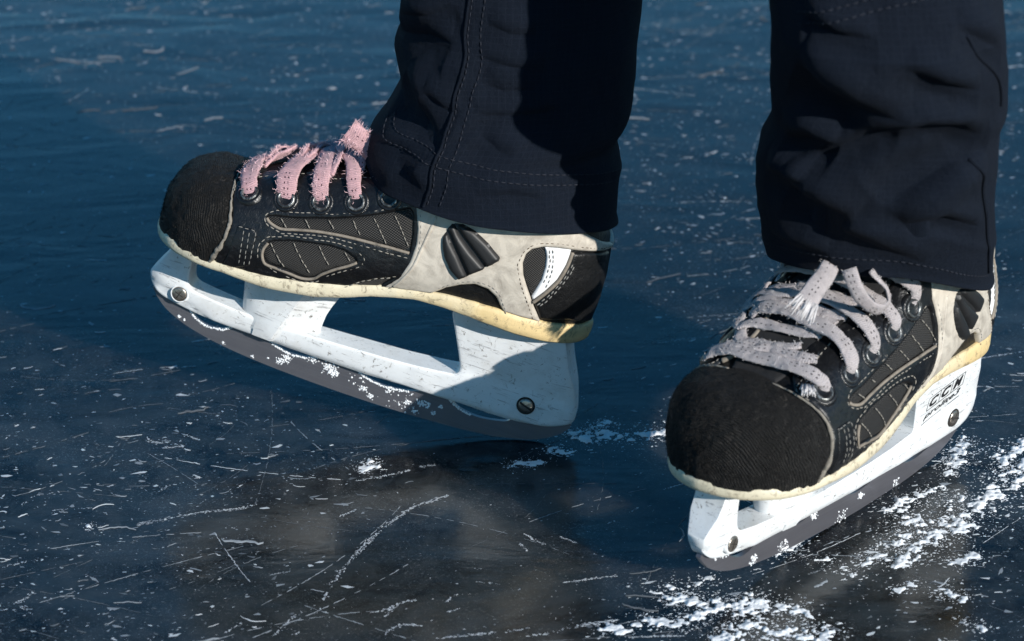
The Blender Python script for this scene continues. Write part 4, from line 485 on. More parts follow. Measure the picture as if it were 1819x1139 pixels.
def holder(mb):
    A=resample(cr_closed(np.array(H_BOT)*MM,300),.0016); Wn=resample(cr_closed(np.array(H_WIN)*MM,300),.0016)
    pts=A.tolist()+Wn.tolist(); na,nw=len(A),len(Wn)
    ed=[(i,(i+1)%na) for i in range(na)]+[(na+i,na+(i+1)%nw) for i in range(nw)]
    allb=np.array(pts); ex=[]
    for w in (.0007,.0016):
        for L,sg in ((A,1),(Wn,-1)):
            Q=offset_loop(L,w*sg); k=inside(Q,A)&~inside(Q,Wn); Q=Q[k]; Q=Q[dist_to(Q,allb)>w*.85]; ex.append(Q)
    gx,gy=np.meshgrid(np.arange(-.14,.15,.003),np.arange(.018,.098,.003)); G=np.stack([gx.ravel(),gy.ravel()],1)
    G=G[inside(G,A)&~inside(G,Wn)]; G=G[dist_to(G,allb)>.0026]
    P=np.concatenate([allb]+ex+[G])
    vs,_,fs,_,_,_=delaunay_2d_cdt([Vector(p) for p in P.tolist()],ed,[],0,1e-7)
    V=np.array([(v.x,v.y) for v in vs]); F=np.array([f for f in fs if len(f)==3]); c=V[F].mean(1); F=F[inside(c,A)&~inside(c,Wn)]
    y=half_thick(V[:,0],V[:,1]); D=dist_to(V,allb); y=y-.0008*(1-np.clip(D/.0016,0,1))**2
    y=y+.0003*fbm(np.stack([V[:,0]*60,V[:,1]*60,0*y],1),3)
    a,b,cc=V[F[:,0]],V[F[:,1]],V[F[:,2]]
    cr=(b-a)[:,0]*(cc-a)[:,1]-(b-a)[:,1]*(cc-a)[:,0]; F[cr>0]=F[cr>0][:,::-1]     # outward for +y
    n=len(V)
    VV=np.concatenate([np.stack([V[:,0],y,V[:,1]],1),np.stack([V[:,0],-y,V[:,1]],1)])
    FF=F.tolist()+(F[:,::-1]+n).tolist()
    # boundary walls
    e={}
    for f in F.tolist():
        for i in range(3):
            p,q=f[i],f[(i+1)%3]
            if (q,p) in e: del e[(q,p)]
            else: e[(p,q)]=1
    for p,q in e: FF.append((q,p,p+n,q+n))
    mb.add(VV,FF)
    # front tower: a tear-drop column with a sharp crease on either side
    lev=[]
    for z,xf,xc,xr,w,wf in ((.0212,.083,.0614,.050,.0096,.0078),(.026,.0838,.0598,.043,.0118,.0098),(.0345,.0852,.0571,.0330,.0124,.0100),(.040,.0862,.0553,.0330,.0130,.0102),(.0475,.0876,.0528,.0322,.0138,.0106),(.055,.089,.0503,.0300,.0148,.0112),(.062,.090,.0478,.0274,.0158,.0120),(.070,.091,.0452,.0245,.017,.0130),(.080,.092,.042,.021,.019,.0145)):
        hf=[(xf,0),(xf-.0012,wf*.45),(xf-.0045,wf*.80),(xf-.010,wf),(xf-.45*(xf-xc),wf+.55*(w-wf)),(xc+.0015,w-.0001),(xc,w),(xc-.0012,w-.0012),(xr+.5*(xc-xr),.0035+.42*(w-.0035)),(xr+.0025,.0036),(xr,.0022)]
        ring=hf+[(a,-b) for a,b in hf[::-1] if b>0]
        lev.append([(a,b,z) for a,b in ring])
    m=len(lev[0]); V=[p for r in lev for p in r]
    F=[(r*m+i,(r+1)*m+i,(r+1)*m+(i+1)%m,r*m+(i+1)%m) for r in range(len(lev)-1) for i in range(m)]
    F.append(tuple(range(m)))
    mb.add(V,F)
    # flange plate under the sole, heel
    k=np.linspace(-.122,-.028,30); top=np.interp(k,[x for x in SOLE_X],np.interp(SOLE_X,ST[::-1,0],ST[::-1,2])-np.array(SOLE_T))
    w=np.interp(k,[-.122,-.112,-.09,-.045,-.034,-.028],[.008,.020,.026,.027,.020,.006])
    V=[];F=[]
    for x,z,ww in zip(k,top,w): V+=[(x,ww,z+.001),(x,ww,z-.0016),(x,-ww,z-.0016),(x,-ww,z+.001)]
    for i in range(len(k)-1):
        for a in range(4): F.append((i*4+a,i*4+(a+1)%4,(i+1)*4+(a+1)%4,(i+1)*4+a))
    F+=[(3,2,1,0),tuple(len(V)-4+i for i in range(4))]
    mb.add(V,F)
B_BOT=[(143.5,26.5),(139.3,21.5),(131.8,15.4),(118,9.4),(100.2,5.2),(80,2.6),(60,1.2),(40,.5),(20,.2),(0,.25),(-28,1.0),(-53.8,2.4),(-78.3,4.6),(-98.7,8.0),(-118.1,13.8),(-131.4,22.4),(-137,29.0)]
B_TOP=[(-137,33),(-125,33),(-112,31),(-102,28),(-99,20.5),(-90,17.2),(-78,15.6),(-66,17.2),(-56,23),(-53,28),(-47,28),(-44,22.5),(-33,17),(-18,14.4),(-6,15.5),(3,19.2),(8,26),(20,26),(25,20),(34,16.0),(47,14.2),(58,16.5),(64,21),(67,26),(82,26),(85,21),(93,14.8),(104,13.4),(113,17.0),(118,23),(122,29),(140,31)]
def runner(mb):
    b=cr_open(np.array(B_BOT)*MM,110); t=cr_open(np.array(B_TOP)*MM,220); L=resample(np.concatenate([b,t]),.0015)
    ed=[(i,(i+1)%len(L)) for i in range(len(L))]
    vs,_,fs,_,_,_=delaunay_2d_cdt([Vector(p) for p in L.tolist()],ed,[],1,1e-7)
    V=np.array([(v.x,v.y) for v in vs]); F=[list(f) for f in fs]; n=len(V); h=.00155
    VV=np.concatenate([np.stack([V[:,0],0*V[:,0]+h,V[:,1]],1),np.stack([V[:,0],0*V[:,0]-h,V[:,1]],1)])
    FF=[]
    for f in F:
        a,b_,c=V[f[0]],V[f[1]],V[f[2]]; cr=(b_-a)[0]*(c-a)[1]-(b_-a)[1]*(c-a)[0]
        if cr>0: f=f[::-1]
        FF.append(f); FF.append([i+n for i in f[::-1]])
    m=len(L)
    A=.5*np.sum(L[:,0]*np.roll(L[:,1],-1)-np.roll(L[:,0],-1)*L[:,1])
    for i in range(m):
        j=(i+1)%m; FF.append((i,j,j+n,i+n) if A>0 else (j,i,i+n,j+n))
    mb.add(VV,FF)
def crumb(mb,p,r,mi=0,flat=.55,up=(0,0,1),seg=7):
    up=np.asarray(up,float); ref=np.array([1.,0,0]) if abs(up[0])<.9 else np.array([0,1.,0]); u=np.cross(up,ref);u/=np.linalg.norm(u);w=np.cross(up,u)
    a0=rng.uniform(0,6.28); V=[]
    for fr_,hh in ((1,-.15),(.75,.55)):
        for k in range(seg):
            a=a0+2*math.pi*k/seg; rr=r*fr_*rng.uniform(.65,1.2); V.append(p+rr*(math.cos(a)*u+math.sin(a)*w)+up*r*flat*hh*rng.uniform(.6,1.3))
    V.append(p+up*r*flat*rng.uniform(.7,1.1))
    F=[(k,(k+1)%seg,seg+(k+1)%seg,seg+k) for k in range(seg)]+[(seg+k,seg+(k+1)%seg,2*seg) for k in range(seg)]
    mb.add(V,F,None,mi)
def ribbon(mb, P, nrm, w, th, mi=0, kk=10):
    """flat woven band along P; nrm = direction its face looks"""
    P=np.asarray(P,float); n=len(P); T=np.gradient(P,axis=0); T/=np.maximum(np.linalg.norm(T,axis=1,keepdims=True),1e-9)
    w=np.broadcast_to(np.asarray(w,float),(n,)); V=[];UV=[];ln=0
    base=[];bn=[]
    for i in range(n):
        u=np.cross(nrm[i],T[i]); u/=max(np.linalg.norm(u),1e-9); v=np.cross(T[i],u)
        if i: ln+=np.linalg.norm(P[i]-P[i-1])
        for k in range(kk):
            a=2*math.pi*k/kk; c,s=math.cos(a),math.sin(a)
            x=w[i]*.5*(abs(c)**.75)*np.sign(c); y=th*.5*(abs(s)**.6)*np.sign(s)
            cup=-.10*w[i]*(2*x/w[i])**2*.5
            V.append(P[i]+u*x+v*(y+cup)); UV.append((ln*1000,x*1000)); 
            if s>-.2: base.append(V[-1]); bn.append(v*max(s,.1)+u*c)
    V=np.array(V); V=V+(fbm(V*300,3)*.00055)[:,None]*np.repeat(np.array(nrm),kk,axis=0)
    F=[(i*kk+k,i*kk+(k+1)%kk,(i+1)*kk+(k+1)%kk,(i+1)*kk+k) for i in range(n-1) for k in range(kk)]
    F+=[tuple(range(kk))[::-1],tuple((n-1)*kk+k for k in range(kk))]
    mb.add(V,F,UV,mi); return np.array(base),np.array(bn)
def lace(mb, pts, w, th=.0021, fuzz=120, fl=.0032, twist=None):
    """pts: (s,t,lift mm) control points"""
    A=np.array(pts,float); q=np.stack([A[:,0]*SU,A[:,1]*SV,A[:,2]*MM],1); n=max(12,int(np.linalg.norm(np.diff(q,axis=0),axis=1).sum()/.0014))
    Q=cr_open(q,n); P,nr=surf(Q[:,0]/SU,Q[:,1]/SV,Q[:,2])
    if twist is not None:
        T=np.gradient(P,axis=0); T/=np.linalg.norm(T,axis=1,keepdims=True); tw=np.interp(np.linspace(0,1,n),np.linspace(0,1,len(twist)),np.radians(twist))
        b=np.cross(nr,T); nr=nr*np.cos(tw)[:,None]+b*np.sin(tw)[:,None]
    ww=w*(1+.12*fbm(P*120,2))
    e=np.minimum(np.arange(n),np.arange(n)[::-1]); ww=ww*np.clip(.62+e*.07,0,1)
    b,bn=ribbon(mb,P,nr,ww,th)
    if fuzz: hairs(mb,b,bn,fuzz,fl,mi=1,tang=.9)
def frayed(mb,p,d,n,w,ln):
    """brush of loose threads at a cut lace end"""
    d=d/np.linalg.norm(d); n=n/np.linalg.norm(n); u=np.cross(n,d)
    for k in range(46):
        a=rng.uniform(-1,1); s=p+u*a*w*.48+n*rng.uniform(-.0008,.0008)
        e=s+d*ln*rng.uniform(.6,1.15)+u*a*ln*.35*rng.uniform(.3,1.2)+n*rng.normal(0,.0012)
        mid=(s+e)/2+n*rng.normal(.0006,.0006)
        tube(mb,[s-d*.002,mid,e],[.00042,.00040,.00022],5,mi=1)

def make_skate(name,label,medial,lace_fn,extras):
    root=empty(name,label,'ice skate')
    W=warp_for(medial); D_=DATA
    # boot shell (the tongue and the lining show as this surface)
    mb=MB(); k=np.arange(0,NS+1,2); j=np.arange(0,NT+1,2); G=GRID[np.ix_(k,j)]; a,b=G.shape[:2]
    UV=np.stack(np.meshgrid(k/NS*SU*1000,j/NT*SV*1000,indexing='ij'),-1).reshape(-1,2)
    mb.add(G.reshape(-1,3),[(i*b+q,(i+1)*b+q,(i+1)*b+q+1,i*b+q+1) for i in range(a-1) for q in range(b-1)],UV)
    boot=mb.build('boot',M['leather_soft'],root,warp=W)
    # toe cap
    cap=np.array(D_['cap']); cap[0]=(cap[0][0]+.006,0.0)
    capc=np.concatenate([cap,[(cap[-1][0]+.012,.42),(cap[-1][0]+.016,.5)]])
    tt=np.linspace(0,1,150); half=np.interp(np.minimum(tt,1-tt),np.maximum.accumulate(capc[:,1]),capc[:,0])
    half=np.convolve(np.pad(half,4,mode='edge'),np.ones(9)/9,'valid')
    u=np.linspace(0.0,1,100); S=u[:,None]*half[None]; Tt=np.broadcast_to(tt,S.shape)
    B0,_=surf(S,Tt); dd=(half[None]-S)*SU
    h=.0022*np.sqrt(1-(1-np.clip(dd/.004,0,1))**2)*(1)+.0006*fbm(B0*70,3)+.00045*fbm(B0*230+3,3)*np.clip(dd/.006,0,1)+.0003
    V,nv=surf(S,Tt,h); m=len(tt)
    mb=MB(); mb.add(V.reshape(-1,3),[(i*m+q,(i+1)*m+q,(i+1)*m+q+1,i*m+q+1) for i in range(99) for q in range(m-1)],np.stack([S*SU*1000,Tt*SV*1000],-1).reshape(-1,2))
    sel=(Tt>.03)&(Tt<.97)&(u[:,None]>.02)
    hairs(mb,V[sel],nv[sel],4200,.0014,r=.00012,mi=1,tang=.7)
    cap_o=mb.build('toe_cap',[M['felt'],M['fuzz']],boot,warp=W)
    # quarters (leather with eyelets), both sides
    sole=[(s,.004) for s in np.linspace(.60,float(cap[0][0])+.004,30)]
    for mir in (0,1):
        mb=MB(); st=MB(); pp=MB(); bd=MB()
        f=(lambda L:mirror(L)) if mir else (lambda L:[tuple(p) for p in L])
        q=[(s+.004,t) for s,t in D_['cap'][1:-1]]+list(map(tuple,D_['face']))+[(.66,.37),(.66,.30),(.64,.15),(.62,.004)]+sole
        bumpf=lambda P:.0005*fbm(P*75,3)+.00025*fbm(P*210,2)
        patch(mb,[f(q),f(D_['up']),f(D_['lo']),f(D_['sm'])],.0021,.0018,bump=bumpf)
        for nm in ('up','lo','sm'): tx=MB(); patch(tx,[f(D_[nm])],.0007,.003,base=.0003,fine=False,dome=.0006); tx.build('textile_panel',M['textile'],boot,warp=W)
        sp=MB(); patch(sp,[f(D_['strap'])],.0010,.0012,base=.0020); sp.build('side_strap',M['leather'],boot,warp=W)
        for nm,hh in (('st_up_top',.0023),('st_up_bot',.0023),('st_lo',.0023),('st_sm',.0023),('st_face',.0023)): stitches(st,f(D_[nm]),hh-.0002,r=.00034)
        for L in D_['xs']: stitches(st,f(L),.0023,dash=.0030,gap=.0005,r=.00030)
        for L in D_['st_strap']: stitches(st,f(L),.0031,mi=1,r=.0003)
        for nm in ('pp_up','pp_lo'): pp=MB(); tube(pp,on_surf(f(D_[nm]),.0016),.0010,7); pp.build('piping',M['piping'],boot,warp=W)
        L=[(s+.002,t) for s,t in D_['cap']]; P=on_surf(f(L),.0018); n=len(P)
        tube(bd,P+(fbm(P*350,3)*.0004)[:,None],.0011*np.linspace(1.25,.55,n)+.0006*np.clip(fbm(P*160,2),-1,1)*np.linspace(1,.4,n),7)
        mb.build('quarter',M['leather'],boot,warp=W)
        st.build('stitching',[M['stitch'],M['stitch_dim']],boot,warp=W)
        bd.build('binding',M['binding'],boot,warp=W)
        if mir: pp=MB(); tube(pp,on_surf(f(D_['face'])[:6],.0012),.0017,8); pp.build('raw_leather_edge',M['piping'],boot,warp=W)
    # tongue between the facings
    mb=MB(); s0=float(D_['cap'][-1][0])+.010
    q=[(s0,.44),(.30,.42),(.40,.405),(.50,.40),(.56,.40),(.56,.60),(.50,.60),(.40,.595),(.30,.58),(s0,.56)]
    patch(mb,[q],.0014,.003,bump=lambda P:.0007*fbm(P*80,3))
    mb.build('tongue',M['tongue'],boot,warp=W)
    # white ankle support
    for mir in (0,1):
        mb=MB(); st=MB(); rb=MB(); cl=MB(); wp=MB(); ct=MB(); pp=MB()
        f=(lambda L:mirror(L)) if mir else (lambda L:[tuple(p) for p in L])
        ws=[(s,max(t,.004)) for s,t in D_['wh_win']]
        lp=[list(p) for p in D_['wh_loop']]; lp[-1][0]=.9995; lp[0][1]=.004
        q=[tuple(p) for p in D_['wh_left']]
        q[-1]=(q[-1][0],.006); ws[0]=(ws[0][0],.006); ws[-1]=(ws[-1][0],.006)
        tt=lp[-1][1]
        out=q+[(q[-1][0]+.02,.004)]+ws+[(ws[-1][0]+.03,.004)]+[tuple(p) for p in lp]+[(.9995,tt+.020),(.9995,.216),(.95,.232),(.80,.30),(.70,.33)]
        patch(mb,[f(out)],.0030,.0022,bump=lambda P:.00022*fbm(P*50,3)+.00016*fbm(P*240,3))
        tube(mb,on_surf(f(D_['ridge']),.0026),.0011,8)
        for nm,mi in (('st_whl',0),('st_loop',1),('st_win',0)): stitches(st,f(D_[nm]),.0030,dash=.0019,gap=.0013,r=.00024,mi=mi)
        patch(rb,[f(D_['rib_out'])],.0007,.001,base=.0028,fine=False)
        for L in D_['ribs']: patch(rb,[f(L)],.0030,.0030,base=.0031,step=.0016)
        patch(cl,[f(D_['mesh_heel'])],.0006,.003,base=.0004,fine=False)
        patch(wp,[f(D_['white_heel'])],.0014,.0015,base=.0004)
        for L in D_['st_wheel']: stitches(st,f(L),.0020,dash=.0022,gap=.001,r=.00036,mi=2)
        L=[tuple(p) for p in D_['counter']]
        patch(ct,[f([(min(s,.985),max(t,.004)) for s,t in L])],.0022,.0025,bump=lambda P:.0004*fbm(P*60,3))
        tube(pp,on_surf(f(D_['pp_heel']),.0020),.0012,7)
        for L in D_['st_heel']: stitches(st,f(L),.0026,mi=2,r=.00045)
        mb.build('ankle_support',M['white_leather'],boot,warp=W)
        st.build('stitching',[M['stitch_dim'],M['stitch_brown'],M['stitch_dim']],boot,warp=W)
        rb.build('ribbed_insert',M['rubber'],boot,warp=W)
        cl.build('heel_textile',M['textile'],boot,warp=W)
        wp.build('heel_patch',M['white_patch'],boot,warp=W)
        ct.build('heel_counter',M['leather_soft'],boot,warp=W)
        pp.build('heel_piping',M['piping'],boot,warp=W)
    # pull tab at the back
    mb=MB(); patch(mb,[[(.93,.235),(.999,.235),(.999,.175),(.95,.18)]],.0022,.0015,base=.0030); patch(mb,[[(.93,.765),(.999,.765),(.999,.825),(.95,.82)]],.0022,.0015,base=.0030)
    if not medial: mb.build('heel_tab',M['brown_cloth'],boot,warp=W)
    # eyelets
    em=[]
    for mir in (0,1):
        for s,t in D_['eye']:
            if mir: t=1-t
            p,n=surf(np.array([s]),np.array([t]),np.array([.0019])); p=W(p)[0]; n=n[0]
            mb=MB(); lathe(mb,[(.0088,-.0012),(.0078,.0006),(.0066,.0011),(.0058,.0004)],26,p,n,mi=0)
            lathe(mb,[(.0059,.0002),(.0056,.0012),(.0048,.0017),(.0039,.0012),(.0036,.0001)],26,p,n,mi=1)
            lathe(mb,[(.0040,.0004),(.0,.0003)],20,p,n,mi=2)
            mb.build('eyelet',[M['leather'],M['eyelet'],M['hole']],boot)
    # outsole, holder, runner
    mb=MB(); outsole(mb); mb.build('outsole',M['cream'],root,warp=W)
    mb=MB(); holder(mb); hold=mb.build('blade_holder',M['plastic'],root,sharp=38)
    mb=MB(); runner(mb); run=mb.build('blade',M['steel'],root,sharp=30)
    for (x,z),kind in (((.1245,.0315),0),((-.106,.0382),1)):
        for sg in (1,-1):
            y=float(half_thick(np.array([x]),np.array([z]))[0])*sg; o=np.array([x,y,z]); n=(0,sg,0)
            mb=MB()
            if kind==0:
                lathe(mb,[(.0062,-.002),(.0060,.0009),(.0050,.0012),(.0050,.0005)],28,o,n,mi=1)
                lathe(mb,[(.0049,.0003),(.0048,.0013),(.0040,.0018),(.0018,.0019),(.0,.0018)],28,o,n,mi=0)
                for an in (0.35,1.92):
                    d=np.array([math.cos(an),0,math.sin(an)])*.0030; tube(mb,[o+np.array(n)*.0019-d,o+np.array(n)*.0019+d],.00028,5,mi=2)
                mb.build('screw',[M['screw'],M['plastic'],M['screw_dark']],hold)
            else:
                lathe(mb,[(.0062,-.002),(.0059,.0006),(.0050,.0008),(.0047,-.0002)],28,o,n,mi=1)
                lathe(mb,[(.0049,.0002),(.0045,.0008),(.0030,.0013),(.0,.0014)],28,o,n,mi=0)
                d=np.array([.0041,0,.0013]); tube(mb,[o+np.array(n)*.0012-d,o+np.array(n)*.0012+d],.00075,6,mi=2)
                mb.build('screw',[M['screw'],M['screw_dark'],M['screw_dark']],hold)
    lace_fn(root,W); extras(root,hold,run)
    return root
# ------------------------------------------------------------------ details that differ between the two skates
def st_loc(p): return np.array(p)
def pink_laces(root,W):
    mb=MB()
    for k,L in enumerate(DATA['laceA']):
        w=(.0112,.0132,.0112,.0090,.007,.0092,.0080,.0090,.0088,.0085,.0080,.0070)[k]
        lace(mb,L,w,th=.0024,fuzz=(380,220,420,160,30,260,300,320,300,260,240,140)[k],fl=.0030,twist=[0,0,10*(-1)**k,24*(-1)**k,0] if k not in (5,6,7,8,9,10) else [25,55,35])
    P=cr_open(np.array(DATA['flapA']),26); nr=np.tile(np.array([.1,.95,.25])/np.linalg.norm([.1,.95,.25]),(26,1))
    b,bn=ribbon(mb,P,nr,np.linspace(.010,.0155,26),.004); hairs(mb,b,bn,380,.0036,mi=1,tang=.9)
    o=mb.build('laces',[M['pink'],M['pink_fuzz']],root,warp=W)
    o['label']='frayed pink laces with dark flecks'
def grey_laces(root,W):
    mb=MB()
    for k,L in enumerate(DATA['laceB']):
        w=(.0094,.0086,.0096,.0078,.0088,.0086,.0080,.0070,.0080,.0072,.0080,.0082,.006)[k]
        lace(mb,L,w,th=.0021,fuzz=(220,160,200,140,180,150,90,70,110,90,110,120,30)[k],fl=.0020,twist=[0,4,-14,12,-6,-14,8,0])
    P=cr_open(np.array(DATA['flapB']),24); nr=np.tile(np.array([.50,.62,.60])/np.linalg.norm([.50,.62,.60]),(24,1))
    b,bn=ribbon(mb,P,nr,np.linspace(.0105,.0125,24),.0020); hairs(mb,b,bn,60,.002,mi=1)
    frayed(mb,P[-1],P[-1]-P[-4],nr[-1],.0135,.0105)
    P=cr_open(np.array(DATA['loopB']),44); T=np.gradient(P,axis=0); cen=P.mean(0); nr=(P-cen); nr/=np.linalg.norm(nr,axis=1,keepdims=True); nr=nr*.75+np.array([.5,.5,.4])*.65; nr/=np.linalg.norm(nr,axis=1,keepdims=True)
    b,bn=ribbon(mb,P,nr,.0085,.0020); hairs(mb,b,bn,120,.002,mi=1)
    # frayed first eyelet end
    s,t=DATA['eye'][0]; p,n=surf(np.array([s-.02]),np.array([t+.035]),np.array([.006])); frayed(mb,p[0],np.array([.6,.5,-.3]),n[0],.006,.0055)
    o=mb.build('laces',[M['grey'],M['grey_fuzz']],root,warp=W)
    o['label']='grey white laces with dark flecks and one frayed end'
def blade_crumbs(run,pts,sd):
    mb=MB()
    for x,z,r,n in pts:
        for _ in range(int(n*2.2)):
            a=rng.normal(0,.5,2)*r; a+=np.sign(a)*rng.random(2)**4*r*.8; s=.00026+.0006*rng.random()**2
            px,pz=x*MM+a[0]*MM,z*MM+a[1]*MM*.8
            crumb(mb,np.array([px,.00155,pz]),s,up=(0,1,0),flat=.7,seg=5)
    mb.build('snow_crust',M['snow'],run)
ARCS=[[(117.5,22.5),(113,17.2),(104,13.6),(93,15),(86,20)],[(66.5,25),(64,21),(58,16.7),(47,14.4),(36,15.4)],[(7.5,25),(3,19.4),(-6,15.7),(-18,14.6),(-32,16.6)],[(-53,27),(-56,23),(-66,17.4),(-74,15.9)]]
def extras_a(root,hold,run):
    L=[]
    for A,den in zip(ARCS,(26,26,40,20)):
        Q=cr_open(np.array(A,float),den)
        for x,z in Q: L.append((x,z-.5,.55,3))
    for x,z,r,n in ((48,10.5,2.2,26),(52,7,2.0,16),(32,16,2.4,22),(20,13.5,3.6,70),(16,11,2.2,24),(-4,8,2.0,18),(-10,5,2.0,16),(-20,12,1.5,8),(-34,9,1.8,16),(-42,11,1.6,12),(-40,4.5,1.6,14),(-46,12,2.2,18),(-52,8,1.6,10),(-55,14,1.2,8),(70,4,.8,5),(90,6,.8,4),(60,6,.6,4),(122,13,.8,5),(118,12,.6,3),(0,14,6,10),(-30,9,8,16)): L.append((x,z,r,n))
    blade_crumbs(run,L,1)
def extras_b(root,hold,run):
    L=[]
    for x in np.linspace(-60,100,46): L.append((x+rng.uniform(-2,2),19.5+rng.normal(0,.8),1.3,int(rng.integers(2,9))))
    for x,z,r,n in ((30,14,2.5,20),(120,22,3.0,30),(128,22,2,16),(-20,10,2,14),(60,4,4,26),(90,7,3,20),(0,3,4,18),(-60,6,3,14)): L.append((x,z,r,n))
    blade_crumbs(run,L,2)
    # printed mark on the rear of the holder
    mb=MB()
    def put(V,F):
        V=np.asarray(V,float); y=half_thick(V[:,0],V[:,1])+.00022
        mb.add(np.stack([V[:,0],y,V[:,1]],1),F)
    o=np.array([-68.5,54.2])*MM; ex=np.array([-38.6,7.2])*MM; ey=np.array([1.1,9.2])*MM
    P=lambda u,v: o+ex*u+ey*v
    def seg(a,b,w):
        a=np.array(a);b=np.array(b);d=b-a;d/=np.linalg.norm(d);n=np.array([-d[1],d[0]])*w/2
        q=np.linspace(0,1,12); V=[];
        for t in q: V+=[a+(b-a)*t+n,a+(b-a)*t-n]
        put(V,[(2*i,2*i+1,2*i+3,2*i+2) for i in range(11)])
    for u in (0,.333,.666,1): seg(P(u,0),P(u,1),.00042)
    for v in (0,1): seg(P(0,v),P(1,v),.00042)
    def text(body,orig,ux,uy,size,bold,shear):
        cu=bpy.data.curves.new('mark','FONT'); cu.body=body; cu.size=1; cu.offset=bold; cu.resolution_u=3; cu.shear=shear
        ob=bpy.data.objects.new('mark',cu); C.objects.link(ob); bpy.context.view_layer.update()
        me=ob.evaluated_get(bpy.context.evaluated_depsgraph_get()).to_mesh()
        V=np.array([(v.co.x,v.co.y) for v in me.vertices]); F=[tuple(p.vertices) for p in me.polygons]
        bpy.data.objects.remove(ob); bpy.data.curves.remove(cu)
        lo,hi=V.min(0),V.max(0); q=(V-lo)/(hi-lo)
        W_=orig+q[:,:1]*ux+q[:,1:]*uy
        put(W_,F)
    for i,ch in enumerate('CCM'):
        text(ch,P((i+.14)/3,.14),ex/3*.72,ey*.74,1,.05,.25)
    text('prolite3',np.array([-68.0,46.8])*MM,np.array([-38.5,7.6])*MM,np.array([.6,5.4])*MM,1,.01,.3)
    seg(np.array([-66,45.2])*MM,np.array([-88,49.2])*MM,.0004); seg(np.array([-95,50.6])*MM,np.array([-107.5,53.0])*MM,.0004)
    t=mb.build('lettering',M['ink'],hold,smooth=False)

skA=make_skate('ice_skate','black and white ice hockey skate with pink laces, toe lifted off the ice',True,pink_laces,extras_a)
skB=make_skate('ice_skate','black and white ice hockey skate with grey laces, blade flat on the ice',False,grey_laces,extras_b)
def pose(o,p):
    yaw,pit,rol,x,y,z=p
    o.rotation_mode='XYZ'
    o.rotation_euler=(Matrix.Rotation(yaw,3,'Z')@Matrix.Rotation(-pit,3,'Y')@Matrix.Rotation(rol,3,'X')).to_euler('XYZ')
    o.location=(x,y,z)
pose(skA,POSE_A); pose(skB,POSE_B)
for o in (skA,skB): o['group']='worn pair of ice hockey skates'

# ------------------------------------------------------------------ the trousers
def cloth():
    m,nt,b=mat('navy_ripstop_cloth'); n=N(nt); tc=coords(nt); o=tc.outputs['Object']; uv=tc.outputs['UV']
    sep=n('ShaderNodeSeparateXYZ'); n.link(uv,sep.inputs[0])
    k=2*math.pi/.75
    wv=n.math('MULTIPLY',n.math('SINE',n.math('MULTIPLY',sep.outputs[0],k)),n.math('SINE',n.math('MULTIPLY',sep.outputs[1],k)))
    g1=n.math('LESS_THAN',n.math('FRACT',n.math('DIVIDE',sep.outputs[0],3.6)),.12); g2=n.math('LESS_THAN',n.math('FRACT',n.math('DIVIDE',sep.outputs[1],3.6)),.12)
    grid=n.math('MAXIMUM',g1,g2); big=n.noise(o,22,5,.6); fine=n.noise(o,420,4,.7)
    c=n.mix(big,(.0030,.0064,.0135),(.0050,.0098,.0198)); c=n.mix(n.math('MULTIPLY',grid,.32),c,(.017,.023,.038)); c=n.mix(n.math('MULTIPLY',fine,.35),c,(.012,.017,.029))
    lint=n.ramp(n.noise(o,520,5,.8,1.0),[(.735,0),(.76,1)]); c=n.mix(n.math('MULTIPLY',lint,.35),c,(.07,.07,.075))
    n.link(c,b.inputs['Base Color']); b.inputs['Roughness'].default_value=.78; b.inputs['Specular IOR Level'].default_value=.12
    b.inputs['Sheen Weight'].default_value=.015; b.inputs['Sheen Roughness'].default_value=.5; b.inputs['Sheen Tint'].default_value=(.5,.55,.7,1)
    h=n.math('ADD',wv,n.math('MULTIPLY',grid,1.2))
    bp=n.bump(h,.7,.0005); bp=n.bump(n.noise(o,110,7,.68),.55,.003,bp); n.link(bp,b.inputs['Normal']); return m
M['cloth']=cloth()
M['seam']=simple('navy_thread',(.022,.025,.035),.8,spec=.2,nscale=800,nbump=.3,var=.3)
